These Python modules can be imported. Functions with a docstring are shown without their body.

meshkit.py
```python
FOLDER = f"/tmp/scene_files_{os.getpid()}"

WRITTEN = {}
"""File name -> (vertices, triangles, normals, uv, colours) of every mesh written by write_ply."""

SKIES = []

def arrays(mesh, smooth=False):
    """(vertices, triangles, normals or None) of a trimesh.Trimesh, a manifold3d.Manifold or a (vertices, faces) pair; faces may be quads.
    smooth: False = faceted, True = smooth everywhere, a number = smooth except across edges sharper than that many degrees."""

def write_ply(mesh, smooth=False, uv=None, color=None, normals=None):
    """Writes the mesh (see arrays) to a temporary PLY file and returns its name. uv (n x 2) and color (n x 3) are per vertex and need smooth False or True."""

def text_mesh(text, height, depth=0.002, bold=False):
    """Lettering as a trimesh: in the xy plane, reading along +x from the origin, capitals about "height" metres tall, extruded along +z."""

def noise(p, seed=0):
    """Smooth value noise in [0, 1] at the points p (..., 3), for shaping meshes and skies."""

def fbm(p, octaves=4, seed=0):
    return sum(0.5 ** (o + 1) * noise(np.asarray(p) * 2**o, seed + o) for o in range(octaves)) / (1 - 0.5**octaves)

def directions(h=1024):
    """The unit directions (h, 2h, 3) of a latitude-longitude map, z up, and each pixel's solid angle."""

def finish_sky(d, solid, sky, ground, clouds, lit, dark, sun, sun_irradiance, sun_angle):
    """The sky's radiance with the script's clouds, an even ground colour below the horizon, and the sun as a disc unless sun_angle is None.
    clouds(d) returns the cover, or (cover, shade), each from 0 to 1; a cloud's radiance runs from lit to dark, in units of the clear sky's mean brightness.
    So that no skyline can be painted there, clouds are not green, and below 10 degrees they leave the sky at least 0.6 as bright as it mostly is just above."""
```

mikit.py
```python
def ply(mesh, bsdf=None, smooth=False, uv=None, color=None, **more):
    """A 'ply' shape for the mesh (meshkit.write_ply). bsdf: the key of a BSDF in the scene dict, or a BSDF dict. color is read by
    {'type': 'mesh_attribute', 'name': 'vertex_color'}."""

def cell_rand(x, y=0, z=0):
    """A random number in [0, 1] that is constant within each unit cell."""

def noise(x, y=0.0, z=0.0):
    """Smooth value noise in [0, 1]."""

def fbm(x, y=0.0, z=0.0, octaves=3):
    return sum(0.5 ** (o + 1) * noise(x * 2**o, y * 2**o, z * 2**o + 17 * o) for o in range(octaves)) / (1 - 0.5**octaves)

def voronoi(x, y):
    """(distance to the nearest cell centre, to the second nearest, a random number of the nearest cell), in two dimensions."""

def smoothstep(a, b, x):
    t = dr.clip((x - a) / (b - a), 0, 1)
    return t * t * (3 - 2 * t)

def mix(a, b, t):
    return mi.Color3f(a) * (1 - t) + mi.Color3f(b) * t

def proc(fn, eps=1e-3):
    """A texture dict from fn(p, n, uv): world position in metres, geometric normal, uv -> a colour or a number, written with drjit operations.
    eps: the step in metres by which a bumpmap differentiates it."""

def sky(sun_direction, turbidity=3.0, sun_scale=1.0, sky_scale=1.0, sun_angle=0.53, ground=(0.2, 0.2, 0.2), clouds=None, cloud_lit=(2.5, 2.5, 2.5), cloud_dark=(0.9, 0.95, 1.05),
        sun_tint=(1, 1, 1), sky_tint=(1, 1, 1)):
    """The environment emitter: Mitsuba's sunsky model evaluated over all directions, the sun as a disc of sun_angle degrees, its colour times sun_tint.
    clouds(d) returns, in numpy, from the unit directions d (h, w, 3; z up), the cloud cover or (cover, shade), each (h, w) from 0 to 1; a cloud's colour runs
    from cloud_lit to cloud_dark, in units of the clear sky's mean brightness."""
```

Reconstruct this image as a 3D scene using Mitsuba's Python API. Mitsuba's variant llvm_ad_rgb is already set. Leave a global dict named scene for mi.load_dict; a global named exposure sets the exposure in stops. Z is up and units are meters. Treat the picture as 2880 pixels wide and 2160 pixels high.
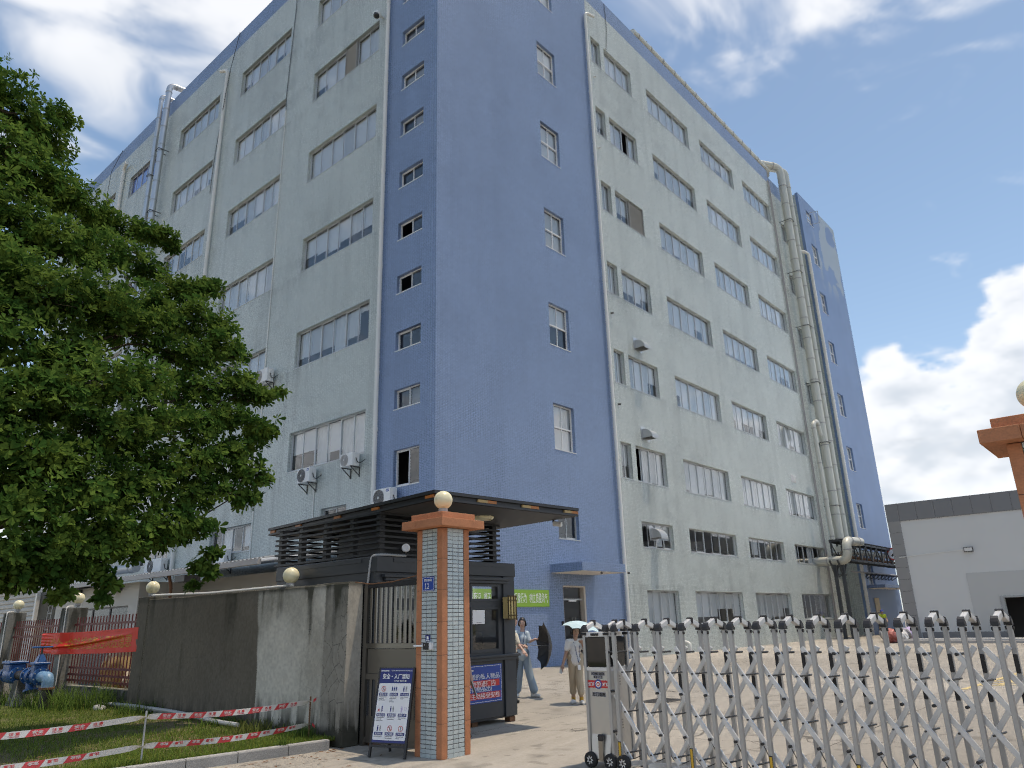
import math, random, glob, types
import numpy as np, trimesh, drjit as dr, mitsuba as mi, mikit, meshkit
import manifold3d as m3
from shapely import geometry as sg
from mikit import noise, fbm, voronoi, cell_rand, smoothstep, mix
T = mi.ScalarTransform4f
random.seed(7)
RNG = np.random.default_rng(11)
scene, labels = {}, {}

# ------------------------------------------------------------------ camera, sky, exposure
EYE = np.array([0.0, 0.0, 1.65])
FWD = np.array([0.7188716, 0.6228744, 0.3086277])
UP = np.array([-0.2145818, -0.2234584, 0.9508002])
scene['camera'] = {'type': 'perspective', 'fov': 69.885, 'fov_axis': 'x', 'near_clip': 0.1, 'far_clip': 3000.0,
                   'to_world': T().look_at(origin=EYE.tolist(), target=(EYE + FWD).tolist(), up=UP.tolist())}
SUN = (0.16, -0.17, 1.0)
exposure = 1.6


def clouds(d):
    """Scattered wispy cloud overhead, clear patches, and a bank of cumulus all along the horizon."""
    az = np.degrees(np.arctan2(d[..., 1], d[..., 0]))
    el = np.degrees(np.arcsin(np.clip(d[..., 2], -1, 1)))
    h = np.maximum(d[..., 2], 0.06)
    q = np.stack([d[..., 0] / h, d[..., 1] / h, np.zeros_like(h)], -1)      # a flat layer seen from below
    big = meshkit.fbm(q * 1.1 + 3.7, 4, 3)
    warp = np.stack([meshkit.fbm(q * 2.0 + 9, 3, 5), meshkit.fbm(q * 2.0 + 21, 3, 6), np.zeros_like(h)], -1)
    fine = meshkit.fbm(q * np.array([5.5, 7.5, 1]) + warp * 3.4, 7, 8)

    def near(a, e, sa, se):
        da = (az - a + 180) % 360 - 180
        return np.exp(-(da / sa) ** 2 - ((el - e) / se) ** 2)

    w = 0.30 * near(71, 42, 13, 8) + 0.24 * near(79, 38, 7, 5) + 0.20 * near(76.5, 29.8, 3.2, 2.2) + 0.24 * near(60, 46, 9, 6) + 0.24 * near(22, 45, 14, 5.0) + 0.22 * near(10, 42, 8, 5.0) + 0.15 * near(11.5, 36.5, 3.5, 4.0)
    w = w - 0.34 * near(14, 27, 13, 7) - 0.20 * near(85, 33, 3, 3) - 0.16 * near(79, 33.5, 4, 1.8)
    wisp = 0.92 * smoothstep_np(0.47, 0.80, 0.30 * big + 0.68 * fine + 0.75 * w - 0.02) ** 1.15
    b = np.stack([d[..., 0], d[..., 1], d[..., 2] * 1.5], -1)
    puff = meshkit.fbm(b * 9.0 + 4.2, 6, 12)
    lump = meshkit.fbm(b * 3.0 + 1.3, 3, 14)
    frill = meshkit.fbm(b * 30.0 + 8.8, 5, 41)
    cell = np.abs(meshkit.fbm(b * 13.0 + 2.7, 4, 43) - 0.5) * 2
    top = 14.6 + 10 * (puff - 0.5) + 4 * (lump - 0.5) + 5.5 * (frill - 0.5) + 2.2 * (0.5 - cell) + 4.5 * near(3.5, 18, 3.0, 30) + 2.6 * near(12.4, 17, 1.5, 30)
    bank = smoothstep_np(-0.5, 1.1, top - el)
    cover = 1 - (1 - wisp * 0.95) * (1 - bank * (0.90 - 0.35 * smoothstep_np(9, 2, el)))
    inner = 0.6 * meshkit.fbm(b * 11 + 31, 6, 16) + 0.4 * frill + 0.15 * (cell - 0.3)
    shade = np.clip(0.05 + 0.95 * smoothstep_np(0.38, 0.62, inner) * smoothstep_np(0.2, 5, top - el) * bank + 0.30 * wisp * smoothstep_np(0.42, 0.62, meshkit.fbm(q * 2.6 + 50, 5, 33)), 0, 1)
    return cover, shade


def smoothstep_np(a, b, x):
    t = np.clip((x - a) / (b - a), 0, 1)
    return t * t * (3 - 2 * t)


scene['sky_light'] = mikit.sky(SUN, turbidity=3.4, sun_scale=0.70, sky_scale=1.55, ground=(0.28, 0.26, 0.22), clouds=clouds,
                               cloud_lit=(1.9, 1.9, 1.92), cloud_dark=(1.28, 1.36, 1.46), sky_tint=(1.17, 1.08, 0.96))

# ------------------------------------------------------------------ mesh helpers
def box(x0, y0, z0, x1, y1, z1, bev=0.0):
    x0, x1 = min(x0, x1), max(x0, x1); y0, y1 = min(y0, y1), max(y0, y1); z0, z1 = min(z0, z1), max(z0, z1)
    if bev <= 0:
        m = trimesh.creation.box(extents=(x1 - x0, y1 - y0, z1 - z0))
        m.apply_translation(((x0 + x1) / 2, (y0 + y1) / 2, (z0 + z1) / 2))
        return m
    p = []
    for x, sx in ((x0, 1), (x1, -1)):
        for y, sy in ((y0, 1), (y1, -1)):
            for z, sz in ((z0, 1), (z1, -1)):
                p += [(x + sx * bev, y + sy * bev, z), (x + sx * bev, y, z + sz * bev), (x, y + sy * bev, z + sz * bev)]
    return hull(p)


def hull(p):
    h = m3.Manifold.hull_points(np.asarray(p, float)).to_mesh()
    return trimesh.Trimesh(np.array(h.vert_properties[:, :3], float), np.array(h.tri_verts), process=False)


def frame_of(d, up=(0, 0, 1)):
    d = np.asarray(d, float); d = d / np.linalg.norm(d)
    u = np.asarray(up, float)
    if abs(d @ u) > 0.97 * np.linalg.norm(u):
        u = np.array([1.0, 0, 0])
    s = np.cross(u, d); s /= np.linalg.norm(s)
    return d, s, np.cross(d, s)


def bar(p, q, w, h, up=(0, 0, 1), bev=0.0):
    """A straight bar of rectangular section from p to q: w sideways, h along up."""
    p, q = np.asarray(p, float), np.asarray(q, float)
    d, s, n = frame_of(q - p, up)
    m = box(-np.linalg.norm(q - p) / 2, -w / 2, -h / 2, np.linalg.norm(q - p) / 2, w / 2, h / 2, bev)
    M = np.eye(4); M[:3, 0], M[:3, 1], M[:3, 2], M[:3, 3] = d, s, n, (p + q) / 2
    m.apply_transform(M)
    return m


def tube(pts, r, n=10, caps=True):
    """A round tube along the points; r a number or one radius per point."""
    pts = np.asarray(pts, float)
    r = np.broadcast_to(np.asarray(r, float), (len(pts),))
    tang = np.gradient(pts, axis=0) if len(pts) > 2 else np.repeat((pts[1:] - pts[:1]), 2, 0)
    tang = tang / np.linalg.norm(tang, axis=1, keepdims=True)
    _, s, u = frame_of(tang[0])
    a = np.arange(n) * 2 * np.pi / n
    V = []
    for p, t, rr in zip(pts, tang, r):
        s = s - t * (s @ t); s /= np.linalg.norm(s); u = np.cross(t, s)
        V.append(p + rr * (np.cos(a)[:, None] * s + np.sin(a)[:, None] * u))
    k = len(pts)
    V = np.vstack(V)
    i = np.arange(n); j = (i + 1) % n
    F = [np.vstack([np.stack([i + b * n, j + b * n, j + b * n + n], 1), np.stack([i + b * n, j + b * n + n, i + b * n + n], 1)]) for b in range(k - 1)]
    if caps:
        V = np.vstack([V, pts[:1], pts[-1:]])
        F += [np.stack([j, i, i * 0 + k * n], 1), np.stack([i + (k - 1) * n, j + (k - 1) * n, i * 0 + k * n + 1], 1)]
    return trimesh.Trimesh(V, np.vstack(F), process=False)


def bend(pts, r, steps=6):
    """The points of a polyline with its corners rounded to radius r."""
    pts = [np.asarray(p, float) for p in pts]
    out = [pts[0]]
    for a, b, c in zip(pts[:-2], pts[1:-1], pts[2:]):
        u, v = (a - b), (c - b)
        ru = min(r, np.linalg.norm(u) * .49, np.linalg.norm(v) * .49)
        p, q = b + u / np.linalg.norm(u) * ru, b + v / np.linalg.norm(v) * ru
        for t in np.linspace(0, 1, steps):
            out.append((1 - t) ** 2 * p + 2 * t * (1 - t) * b + t * t * q)
    return out + [pts[-1]]


def cyl(p, q, r, n=14):
    return tube([p, q], r, n)


def ball(c, r, sub=3, scale=(1, 1, 1)):
    m = trimesh.creation.icosphere(subdivisions=sub, radius=1.0)
    m.apply_scale(np.asarray(scale, float) * r); m.apply_translation(c)
    return m


def lathe(c, prof, axis=(0, 0, 1), n=20):
    """A turned shape: prof = (radius, height) pairs along the axis from c."""
    d, s, u = frame_of(axis)
    pts = [np.asarray(c, float) + d * h for _, h in prof]
    a = np.arange(n) * 2 * np.pi / n
    V = np.vstack([p + max(rr, 1e-4) * (np.cos(a)[:, None] * s + np.sin(a)[:, None] * u) for p, (rr, _) in zip(pts, prof)])
    i = np.arange(n); j = (i + 1) % n
    F = np.vstack([np.vstack([np.stack([i + b * n, j + b * n, j + b * n + n], 1), np.stack([i + b * n, j + b * n + n, i + b * n + n], 1)]) for b in range(len(prof) - 1)])
    return trimesh.Trimesh(V, F, process=False)


def prism(poly, depth, M):
    """A shapely polygon in (u, v) pushed depth along w; M = (origin, u, v, w)."""
    o, u, v, w = (np.asarray(x, float) for x in M)
    parts = [trimesh.creation.extrude_polygon(g, depth, engine='earcut') for g in getattr(poly, 'geoms', [poly]) if g.area > 1e-9]
    m = cat(parts)
    V = m.vertices
    return trimesh.Trimesh(o + V[:, :1] * u + V[:, 1:2] * v + V[:, 2:3] * w, m.faces, process=False)


def cat(ms):
    ms = [m for m in ms if m is not None and len(m.faces)]
    at = np.cumsum([0] + [len(m.vertices) for m in ms])
    return trimesh.Trimesh(np.vstack([m.vertices for m in ms]), np.vstack([m.faces + a for m, a in zip(ms, at)]), process=False)


def ribbon(fn, s, t):
    """An open sheet fn(s, t) -> points, on the grid s x t."""
    S, Tt = np.meshgrid(s, t, indexing='ij')
    V = fn(S.ravel(), Tt.ravel())
    a, b = len(s), len(t)
    i = (np.arange(a - 1)[:, None] * b + np.arange(b - 1)[None]).ravel()
    F = np.vstack([np.stack([i, i + b, i + b + 1], 1), np.stack([i, i + b + 1, i + 1], 1)])
    return trimesh.Trimesh(V, F, process=False)


CJK = types.SimpleNamespace(glob=lambda p: glob.glob('/opt/blender-*/*/datafiles/fonts/Noto Sans CJK*'))
_real_glob, _texts = meshkit.glob, {}


def text(s, h, bold=True, cjk=True):
    """Lettering in the xy plane, its first glyph at the origin, one em h metres tall."""
    key = (s, bold, cjk)
    if key not in _texts:
        meshkit.glob = CJK if cjk else _real_glob
        _texts[key] = meshkit.text_mesh(s, 1.0, 0.004, bold)
        meshkit.glob = _real_glob
    m = _texts[key].copy()
    m.apply_scale((h, h, 1))
    return m


def lay(m, o, u, v, fit=None, lift=0.0015):
    """Lettering laid on a face: origin o, along u, upwards v; fit = (width, height) to stretch it to."""
    V = m.vertices.copy()
    lo, hi = V.min(0), V.max(0)
    if fit is not None:
        V[:, 0] = (V[:, 0] - lo[0]) / (hi[0] - lo[0]) * fit[0]
        V[:, 1] = (V[:, 1] - lo[1]) / (hi[1] - lo[1]) * fit[1]
    u, v, o = (np.asarray(x, float) for x in (u, v, o))
    w = np.cross(u, v)
    return trimesh.Trimesh(o + V[:, :1] * u + V[:, 1:2] * v + (V[:, 2:3] * 0.5 + lift) * w, m.faces, process=False)


# ------------------------------------------------------------------ scene helpers
def numbered(k):
    if k not in scene and k not in labels:
        return k
    i = 1
    while f'{k}_{i:03d}' in scene or f'{k}_{i:03d}' in labels:
        i += 1
    return f'{k}_{i:03d}'


_count = {}


def name_for(parent, name):
    base = f'{parent}__{name}' if parent else name
    i = _count.get(base, 0)
    _count[base] = i + 1
    return base if i == 0 else f'{base}_{i:03d}'


def thing(name, label, cat_, group=None):
    k = name_for(None, name)
    labels[k] = {'label': label, 'category': cat_}
    if group:
        labels[k]['group'] = group
    return k


def part(parent, name, mesh, bsdf, smooth=False, label=None, stuff=False, **more):
    k = name_for(parent, name)
    scene[k] = mikit.ply(mesh, bsdf, smooth=smooth, **more)
    if label:
        labels.setdefault(k, {})['label'] = label
    if stuff:
        labels.setdefault(k, {})['kind'] = 'stuff'
    return k


def copy_part(parent, name, ply, M):
    k = name_for(parent, name)
    scene[k] = {**ply, 'to_world': T(np.asarray(M, float).tolist()) if not isinstance(M, dict) else M}
    return k


def solo(name, mesh, bsdf, label, cat_, group=None, smooth=False):
    k = thing(name, label, cat_, group)
    scene[k] = mikit.ply(mesh, bsdf, smooth=smooth)
    return k


def struct(name, mesh, bsdf, smooth=False, kind='structure', label=None):
    k = name_for(None, name)
    scene[k] = mikit.ply(mesh, bsdf, smooth=smooth)
    labels[k] = {'kind': kind}
    if label:
        labels[k]['label'] = label
    return k
# ------------------------------------------------------------------ materials
def rgb(*c):
    return {'type': 'rgb', 'value': list(c)}


def mat(name, color, rough=0.6, metallic=0.0, spec=0.5, clear=0.0, two=True):
    b = {'type': 'principled', 'base_color': color if isinstance(color, dict) else rgb(*color), 'roughness': rough, 'metallic': metallic, 'specular': spec}
    if clear:
        b['clearcoat'] = clear; b['clearcoat_gloss'] = 0.85
    scene['m_' + name] = {'type': 'twosided', 'bsdf': b} if two else b
    return 'm_' + name


def facade(base, grout, seed, dirt=1.0, sill=1.0):
    b, g = mi.Color3f(base), mi.Color3f(grout)

    def fn(p, n, uv):
        u = dr.select(dr.abs(n.x) > 0.5, p.y, p.x)
        a, c = u / 0.132, p.z / 0.06
        fa, fc = a - dr.floor(a), c - dr.floor(c)
        joint = dr.maximum(dr.select((fa < 0.10), 1.0, 0.0), dr.select((fc < 0.17), 1.0, 0.0))
        tone = 0.92 + 0.16 * cell_rand(dr.floor(a), dr.floor(c), seed)
        wave = 0.93 + 0.14 * fbm(u * 0.35, p.z * 0.55, seed, 4)
        k = (32.1 - p.z) / 4.83
        below = (k - dr.floor(k)) * 4.83
        runs = dr.exp(-below / 0.8) * smoothstep(0.45, 0.8, noise(u * 5.5, 1.0, seed + 3)) * smoothstep(0.3, 0.6, noise(u * 0.5, dr.floor(k) * 3.3, seed + 7)) * sill
        streak = smoothstep(0.48, 0.80, fbm(u * 2.6, p.z * 0.16, seed + 5, 4))
        patch = smoothstep(0.60, 0.72, noise(u * 1.7, p.z * 2.3, seed + 9)) * smoothstep(0.55, 0.75, noise(u * 0.22, p.z * 0.3, seed + 2))
        dark = smoothstep(0.42, 0.72, fbm(u * 0.7, p.z * 0.4, seed + 31, 3))
        col = mix(b * (tone * wave), g * wave, joint * (0.72 + 0.28 * dark))
        col = col * (1 - 0.13 * dirt * streak) * (1 - 0.10 * dirt * patch) * (1 - 0.20 * runs)
        return mi.Color3f(col)

    return mikit.proc(fn)


mat('tile_grey', facade((0.51, 0.55, 0.52), (0.23, 0.26, 0.25), 1), 0.42, spec=0.4)
mat('tile_blue', facade((0.215, 0.29, 0.445), (0.095, 0.135, 0.225), 3, 0.35, 0.0), 0.45, spec=0.45)


def worn_blue(p, n, uv):
    u = p.x
    bare = smoothstep(0.50, 0.53, 0.65 * fbm(u * 0.35 + 3, p.z * 0.5, 2.0, 3) + 0.35 * noise(u * 1.3, p.z * 0.35)) * smoothstep(28.5, 31.5, p.z) * smoothstep(62.8, 64.5, u)
    return mix(mi.Color3f(0.165, 0.24, 0.40) * (0.88 + 0.24 * fbm(u * 0.5, p.z * 0.3, 7.0, 4)), mi.Color3f(0.30, 0.36, 0.42), bare)


mat('blue_far', mikit.proc(worn_blue), 0.5)


def concrete_ground(p, n, uv):
    f = fbm(p.x * 0.45, p.y * 0.45, 1.0, 5)
    brush = fbm(p.x * 0.7 + p.y * 0.2, p.y * 9.0 - p.x * 2.0, 3.0, 3)
    fine = noise(p.x * 38, p.y * 38)
    stain = smoothstep(0.56, 0.78, fbm(p.x * 0.22 + 9, p.y * 0.30, 4.0, 4))
    d1, d2, r = voronoi(p.x * 0.16 + 0.5 * fbm(p.x, p.y, 0.0, 3), p.y * 0.16 + 0.4 * fbm(p.x * 1.2, p.y, 5.0, 3))
    crack = smoothstep(0.010, 0.002, d2 - d1) * smoothstep(0.35, 0.55, noise(p.x * 0.3, p.y * 0.3, 8.0))
    jx = dr.abs((p.x - 11.6) / 6.0 - dr.round((p.x - 11.6) / 6.0)) * 6.0
    jy = dr.abs((p.y - 8.9) / 5.0 - dr.round((p.y - 8.9) / 5.0)) * 5.0
    wob = 0.02 * noise(p.x * 3, p.y * 3)
    joint = smoothstep(0.022, 0.008, dr.minimum(jx, jy) + wob)
    spots = smoothstep(0.82, 0.9, noise(p.x * 5.1, p.y * 5.1, 3.0))
    tyre = smoothstep(0.17, 0.05, dr.abs(p.y + 0.16 * p.x - 7.4 + 0.5 * noise(p.x * 0.2, 2.0))) + smoothstep(0.17, 0.05, dr.abs(p.y + 0.16 * p.x - 9.0 + 0.5 * noise(p.x * 0.2, 2.0)))
    tyre = tyre * smoothstep(0.35, 0.7, fbm(p.x * 0.6, p.y * 2.0, 12.0, 3))
    oil = smoothstep(0.70, 0.80, fbm(p.x * 0.9 + 20, p.y * 0.9, 14.0, 4))
    slab = cell_rand(dr.floor((p.x - 11.6) / 6.0 + 50), dr.floor((p.y - 8.9) / 5.0 + 50), 3.0)
    c = mi.Color3f(0.285, 0.265, 0.23) * (0.80 + 0.30 * f) * (0.90 + 0.20 * brush) * (0.93 + 0.14 * fine)
    c = mix(c, mi.Color3f(0.215, 0.198, 0.17), 0.55 * stain)
    return c * (1 - 0.6 * crack) * (1 - 0.7 * joint) * (1 - 0.25 * spots) * (1 - 0.16 * tyre) * (1 - 0.30 * oil) * (0.93 + 0.14 * slab)


mat('concrete_ground', mikit.proc(concrete_ground), 0.85, spec=0.25)


def old_wall(p, n, uv):
    side = dr.abs(n.x) > 0.5
    u = dr.select(side, p.y, p.x * 1.3 + 40)
    st = fbm(u * 4.2, p.z * 0.5, 2.0, 4)
    st2 = fbm(u * 11.0, p.z * 0.9, 7.0, 4)
    big = fbm(u * 0.8, p.z * 0.8, 1.0, 4)
    fine = fbm(u * 22, p.z * 22, 3.0, 3)
    pale = mix(mi.Color3f(0.56, 0.535, 0.47), mi.Color3f(0.37, 0.35, 0.30), smoothstep(0.3, 0.7, big))
    patch = mi.Color3f(0.155, 0.136, 0.108) * (0.75 + 0.5 * big)
    edge = 11.95 + 0.10 * (p.z - 1.2) + 0.06 * fbm(p.z * 3, u, 0.0, 3)
    newer = smoothstep(-0.03, 0.03, u - edge) * dr.select(side, 1.0, 0.0)
    c = mix(pale, patch, newer)
    end_strip = smoothstep(0.02, -0.02, u - 10.06) * dr.select(side, 1.0, 0.0)
    c = mix(c, mi.Color3f(0.20, 0.19, 0.165) * (0.7 + 0.6 * big), 0.75 * end_strip)
    algae = mi.Color3f(0.035, 0.036, 0.026)
    top = 0.7 * smoothstep(0.9, 0.0, 2.32 - p.z) * smoothstep(0.45, 0.75, st) + smoothstep(0.12, 0.0, 2.30 - p.z) * 0.8
    low = smoothstep(0.75, 0.1, p.z) * smoothstep(0.34, 0.62, st2) + smoothstep(0.30, 0.12, p.z)
    mid = smoothstep(0.52, 0.78, 0.45 * st + 0.25 * st2 + 0.3 * fbm(u * 3.0, p.z * 3.0, 9.0, 4)) * 0.7
    amt = dr.clip((top + low + mid) * (1 - 0.5 * newer), 0, 0.88)
    c = mix(c, algae, amt)
    d1, d2, r = voronoi(u * 5 + fbm(u * 3, p.z * 3, 0.0, 3), p.z * 3.5)
    craze = smoothstep(0.05, 0.01, d2 - d1) * (0.2 + 0.8 * end_strip) * smoothstep(0.4, 0.6, big)
    return c * (0.82 + 0.36 * fine) * (1 - 0.5 * craze)


mat('old_wall', mikit.proc(old_wall), 0.92, spec=0.15)


def orange_stone(p, n, uv):
    f = fbm(p.x * 9, p.y * 9 + p.x * 3, p.z * 9, 4)
    g = noise(p.x * 90, p.y * 90, p.z * 90)
    return mi.Color3f(0.47, 0.205, 0.105) * (0.80 + 0.34 * f) * (0.88 + 0.24 * g)


def chisel(p, n, uv):
    u = p.x + p.y
    return fbm((u + p.z * 0.75) * 75, (p.z - u * 0.6) * 9, 1.0, 3) * 0.5


scene['m_orange_stone'] = {'type': 'twosided', 'bsdf': {'type': 'bumpmap', 'arbitrary': mikit.proc(chisel, 0.002), 'scale': 0.012,
                           'bsdf': {'type': 'principled', 'base_color': mikit.proc(orange_stone), 'roughness': 0.75, 'specular': 0.25}}}


def granite(p, n, uv):
    s = noise(p.x * 130, p.y * 130, p.z * 130)
    return mi.Color3f(0.30, 0.30, 0.29) * (0.65 + 0.6 * s) * (0.8 + 0.4 * fbm(p.x * 3, p.y * 3, p.z * 3, 3))


mat('granite', mikit.proc(granite), 0.8)


def soil(p, n, uv):
    f = fbm(p.x * 1.1, p.y * 1.1, 0.0, 5)
    return mix(mi.Color3f(0.075, 0.085, 0.03), mi.Color3f(0.12, 0.10, 0.06), smoothstep(0.45, 0.65, f)) * (0.7 + 0.6 * noise(p.x * 25, p.y * 25))


mat('soil', mikit.proc(soil), 0.95, spec=0.1)


def post_concrete(p, n, uv):
    u = p.x + p.y
    f = fbm(u * 5, p.z * 1.0, 2.0, 4)
    return mix(mi.Color3f(0.23, 0.225, 0.20), mi.Color3f(0.05, 0.05, 0.04), smoothstep(0.42, 0.62, f) * 0.8 + 0.2 * smoothstep(1.7, 2.3, p.z)) * (0.8 + 0.4 * noise(p.x * 30, p.y * 30, p.z * 30))


mat('post_concrete', mikit.proc(post_concrete), 0.9, spec=0.15)


def leaf_tint(p, n, uv):
    return mix(mi.Color3f(0.048, 0.105, 0.022), mi.Color3f(0.135, 0.205, 0.04), smoothstep(0.25, 0.8, noise(p.x * 6, p.y * 6, p.z * 6))) * (0.75 + 0.55 * noise(p.x * 0.9, p.y * 0.9, p.z * 0.9))


scene['m_leaf'] = {'type': 'principledthin', 'base_color': mikit.proc(leaf_tint), 'roughness': 0.27, 'diff_trans': 0.8, 'eta': 1.45, 'spec_trans': 0.0}
scene['m_grass'] = {'type': 'principledthin', 'base_color': {'type': 'mesh_attribute', 'name': 'vertex_color'}, 'roughness': 0.5, 'diff_trans': 0.6, 'eta': 1.35}
mat('bark', (0.07, 0.055, 0.04), 0.9)
mat('alu', (0.66, 0.66, 0.65), 0.36, metallic=0.4)  # gate bar aluminium, base colour raised to paint in the sun on the bars
mat('alu_post', (0.42, 0.42, 0.415), 0.36, metallic=0.6)  # same aluminium for the posts, darkened to paint in their unlit faces
mat('alu_frame', (0.50, 0.52, 0.53), 0.45, metallic=0.35)
mat('frame_white', (0.70, 0.70, 0.69), 0.5)
mat('steel_sheet', (0.50, 0.495, 0.48), 0.33, metallic=0.9)
mat('stainless', (0.27, 0.265, 0.25), 0.25, metallic=1.0)
mat('stainless_sheet', (0.22, 0.205, 0.18), 0.4, metallic=0.8)
mat('black_plastic', (0.018, 0.018, 0.02), 0.42)
mat('rubber', (0.02, 0.02, 0.02), 0.75)
mat('dark_rod', (0.05, 0.05, 0.05), 0.45)
mat('yellow', (0.62, 0.38, 0.03), 0.45)
mat('red_paint', (0.52, 0.035, 0.03), 0.4)
mat('white_print', (0.80, 0.80, 0.80), 0.55)
mat('navy_print', (0.012, 0.022, 0.16), 0.35)
mat('blue_print', (0.02, 0.06, 0.30), 0.35)
mat('grey_print', (0.25, 0.25, 0.27), 0.5)
mat('lilac_print', (0.45, 0.38, 0.60), 0.5)
mat('booth_paint', (0.034, 0.039, 0.046), 0.42)
mat('booth_dark', (0.020, 0.022, 0.026), 0.45)
mat('roof_underside', (0.065, 0.066, 0.07), 0.55)
mat('tile_pale', (0.46, 0.52, 0.52), 0.22, clear=0.4)
mat('tile_pale_b', (0.42, 0.48, 0.485), 0.22, clear=0.4)
mat('tile_pale_c', (0.50, 0.55, 0.545), 0.22, clear=0.4)
mat('grout', (0.11, 0.115, 0.12), 0.9)
mat('globe', (0.74, 0.69, 0.46), 0.25)
mat('duct', (0.56, 0.555, 0.49), 0.42, metallic=0.15)
mat('duct_silver', (0.55, 0.56, 0.57), 0.36, metallic=0.85)
mat('pipe_white', (0.70, 0.69, 0.65), 0.5)
mat('pipe_grey', (0.36, 0.35, 0.34), 0.5)
mat('truss_steel', (0.05, 0.055, 0.06), 0.5)
mat('ac_white', (0.70, 0.70, 0.68), 0.45)
mat('ac_dark', (0.05, 0.052, 0.055), 0.5)
mat('galv', (0.45, 0.46, 0.46), 0.45, metallic=0.5)
mat('blind', (0.46, 0.49, 0.50), 0.9)
mat('blind_b', (0.34, 0.365, 0.37), 0.9)
mat('blind_c', (0.55, 0.565, 0.56), 0.9)
mat('amber', (0.40, 0.14, 0.03), 0.45)
mat('amber_pale', (0.42, 0.30, 0.12), 0.45)
mat('curtain', (0.42, 0.45, 0.455), 0.9)
mat('dim_blind', (0.20, 0.21, 0.215), 0.9)
mat('blind_blue', (0.05, 0.10, 0.42), 0.8)
mat('room', (0.16, 0.16, 0.17), 0.9)
scene['m_glass'] = {'type': 'thindielectric', 'int_ior': 1.55}
mat('tinted_glass', (0.012, 0.013, 0.014), 0.04, spec=0.7)
mat('louvre_metal', (0.27, 0.265, 0.25), 0.5)
mat('hall_white', (0.63, 0.63, 0.615), 0.7)
mat('hall_patch', (0.52, 0.52, 0.505), 0.75)
mat('hall_panel', (0.20, 0.20, 0.205), 0.5)
mat('hall_column', (0.27, 0.265, 0.26), 0.5)
mat('shed_wall', (0.50, 0.49, 0.45), 0.8)
mat('shed_siding', (0.40, 0.39, 0.35), 0.55)
mat('roof_sheet', (0.42, 0.45, 0.48), 0.4, metallic=0.3)
mat('fence_red', (0.115, 0.022, 0.02), 0.5)
mat('banner_red', (0.70, 0.035, 0.012), 0.55)
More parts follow.
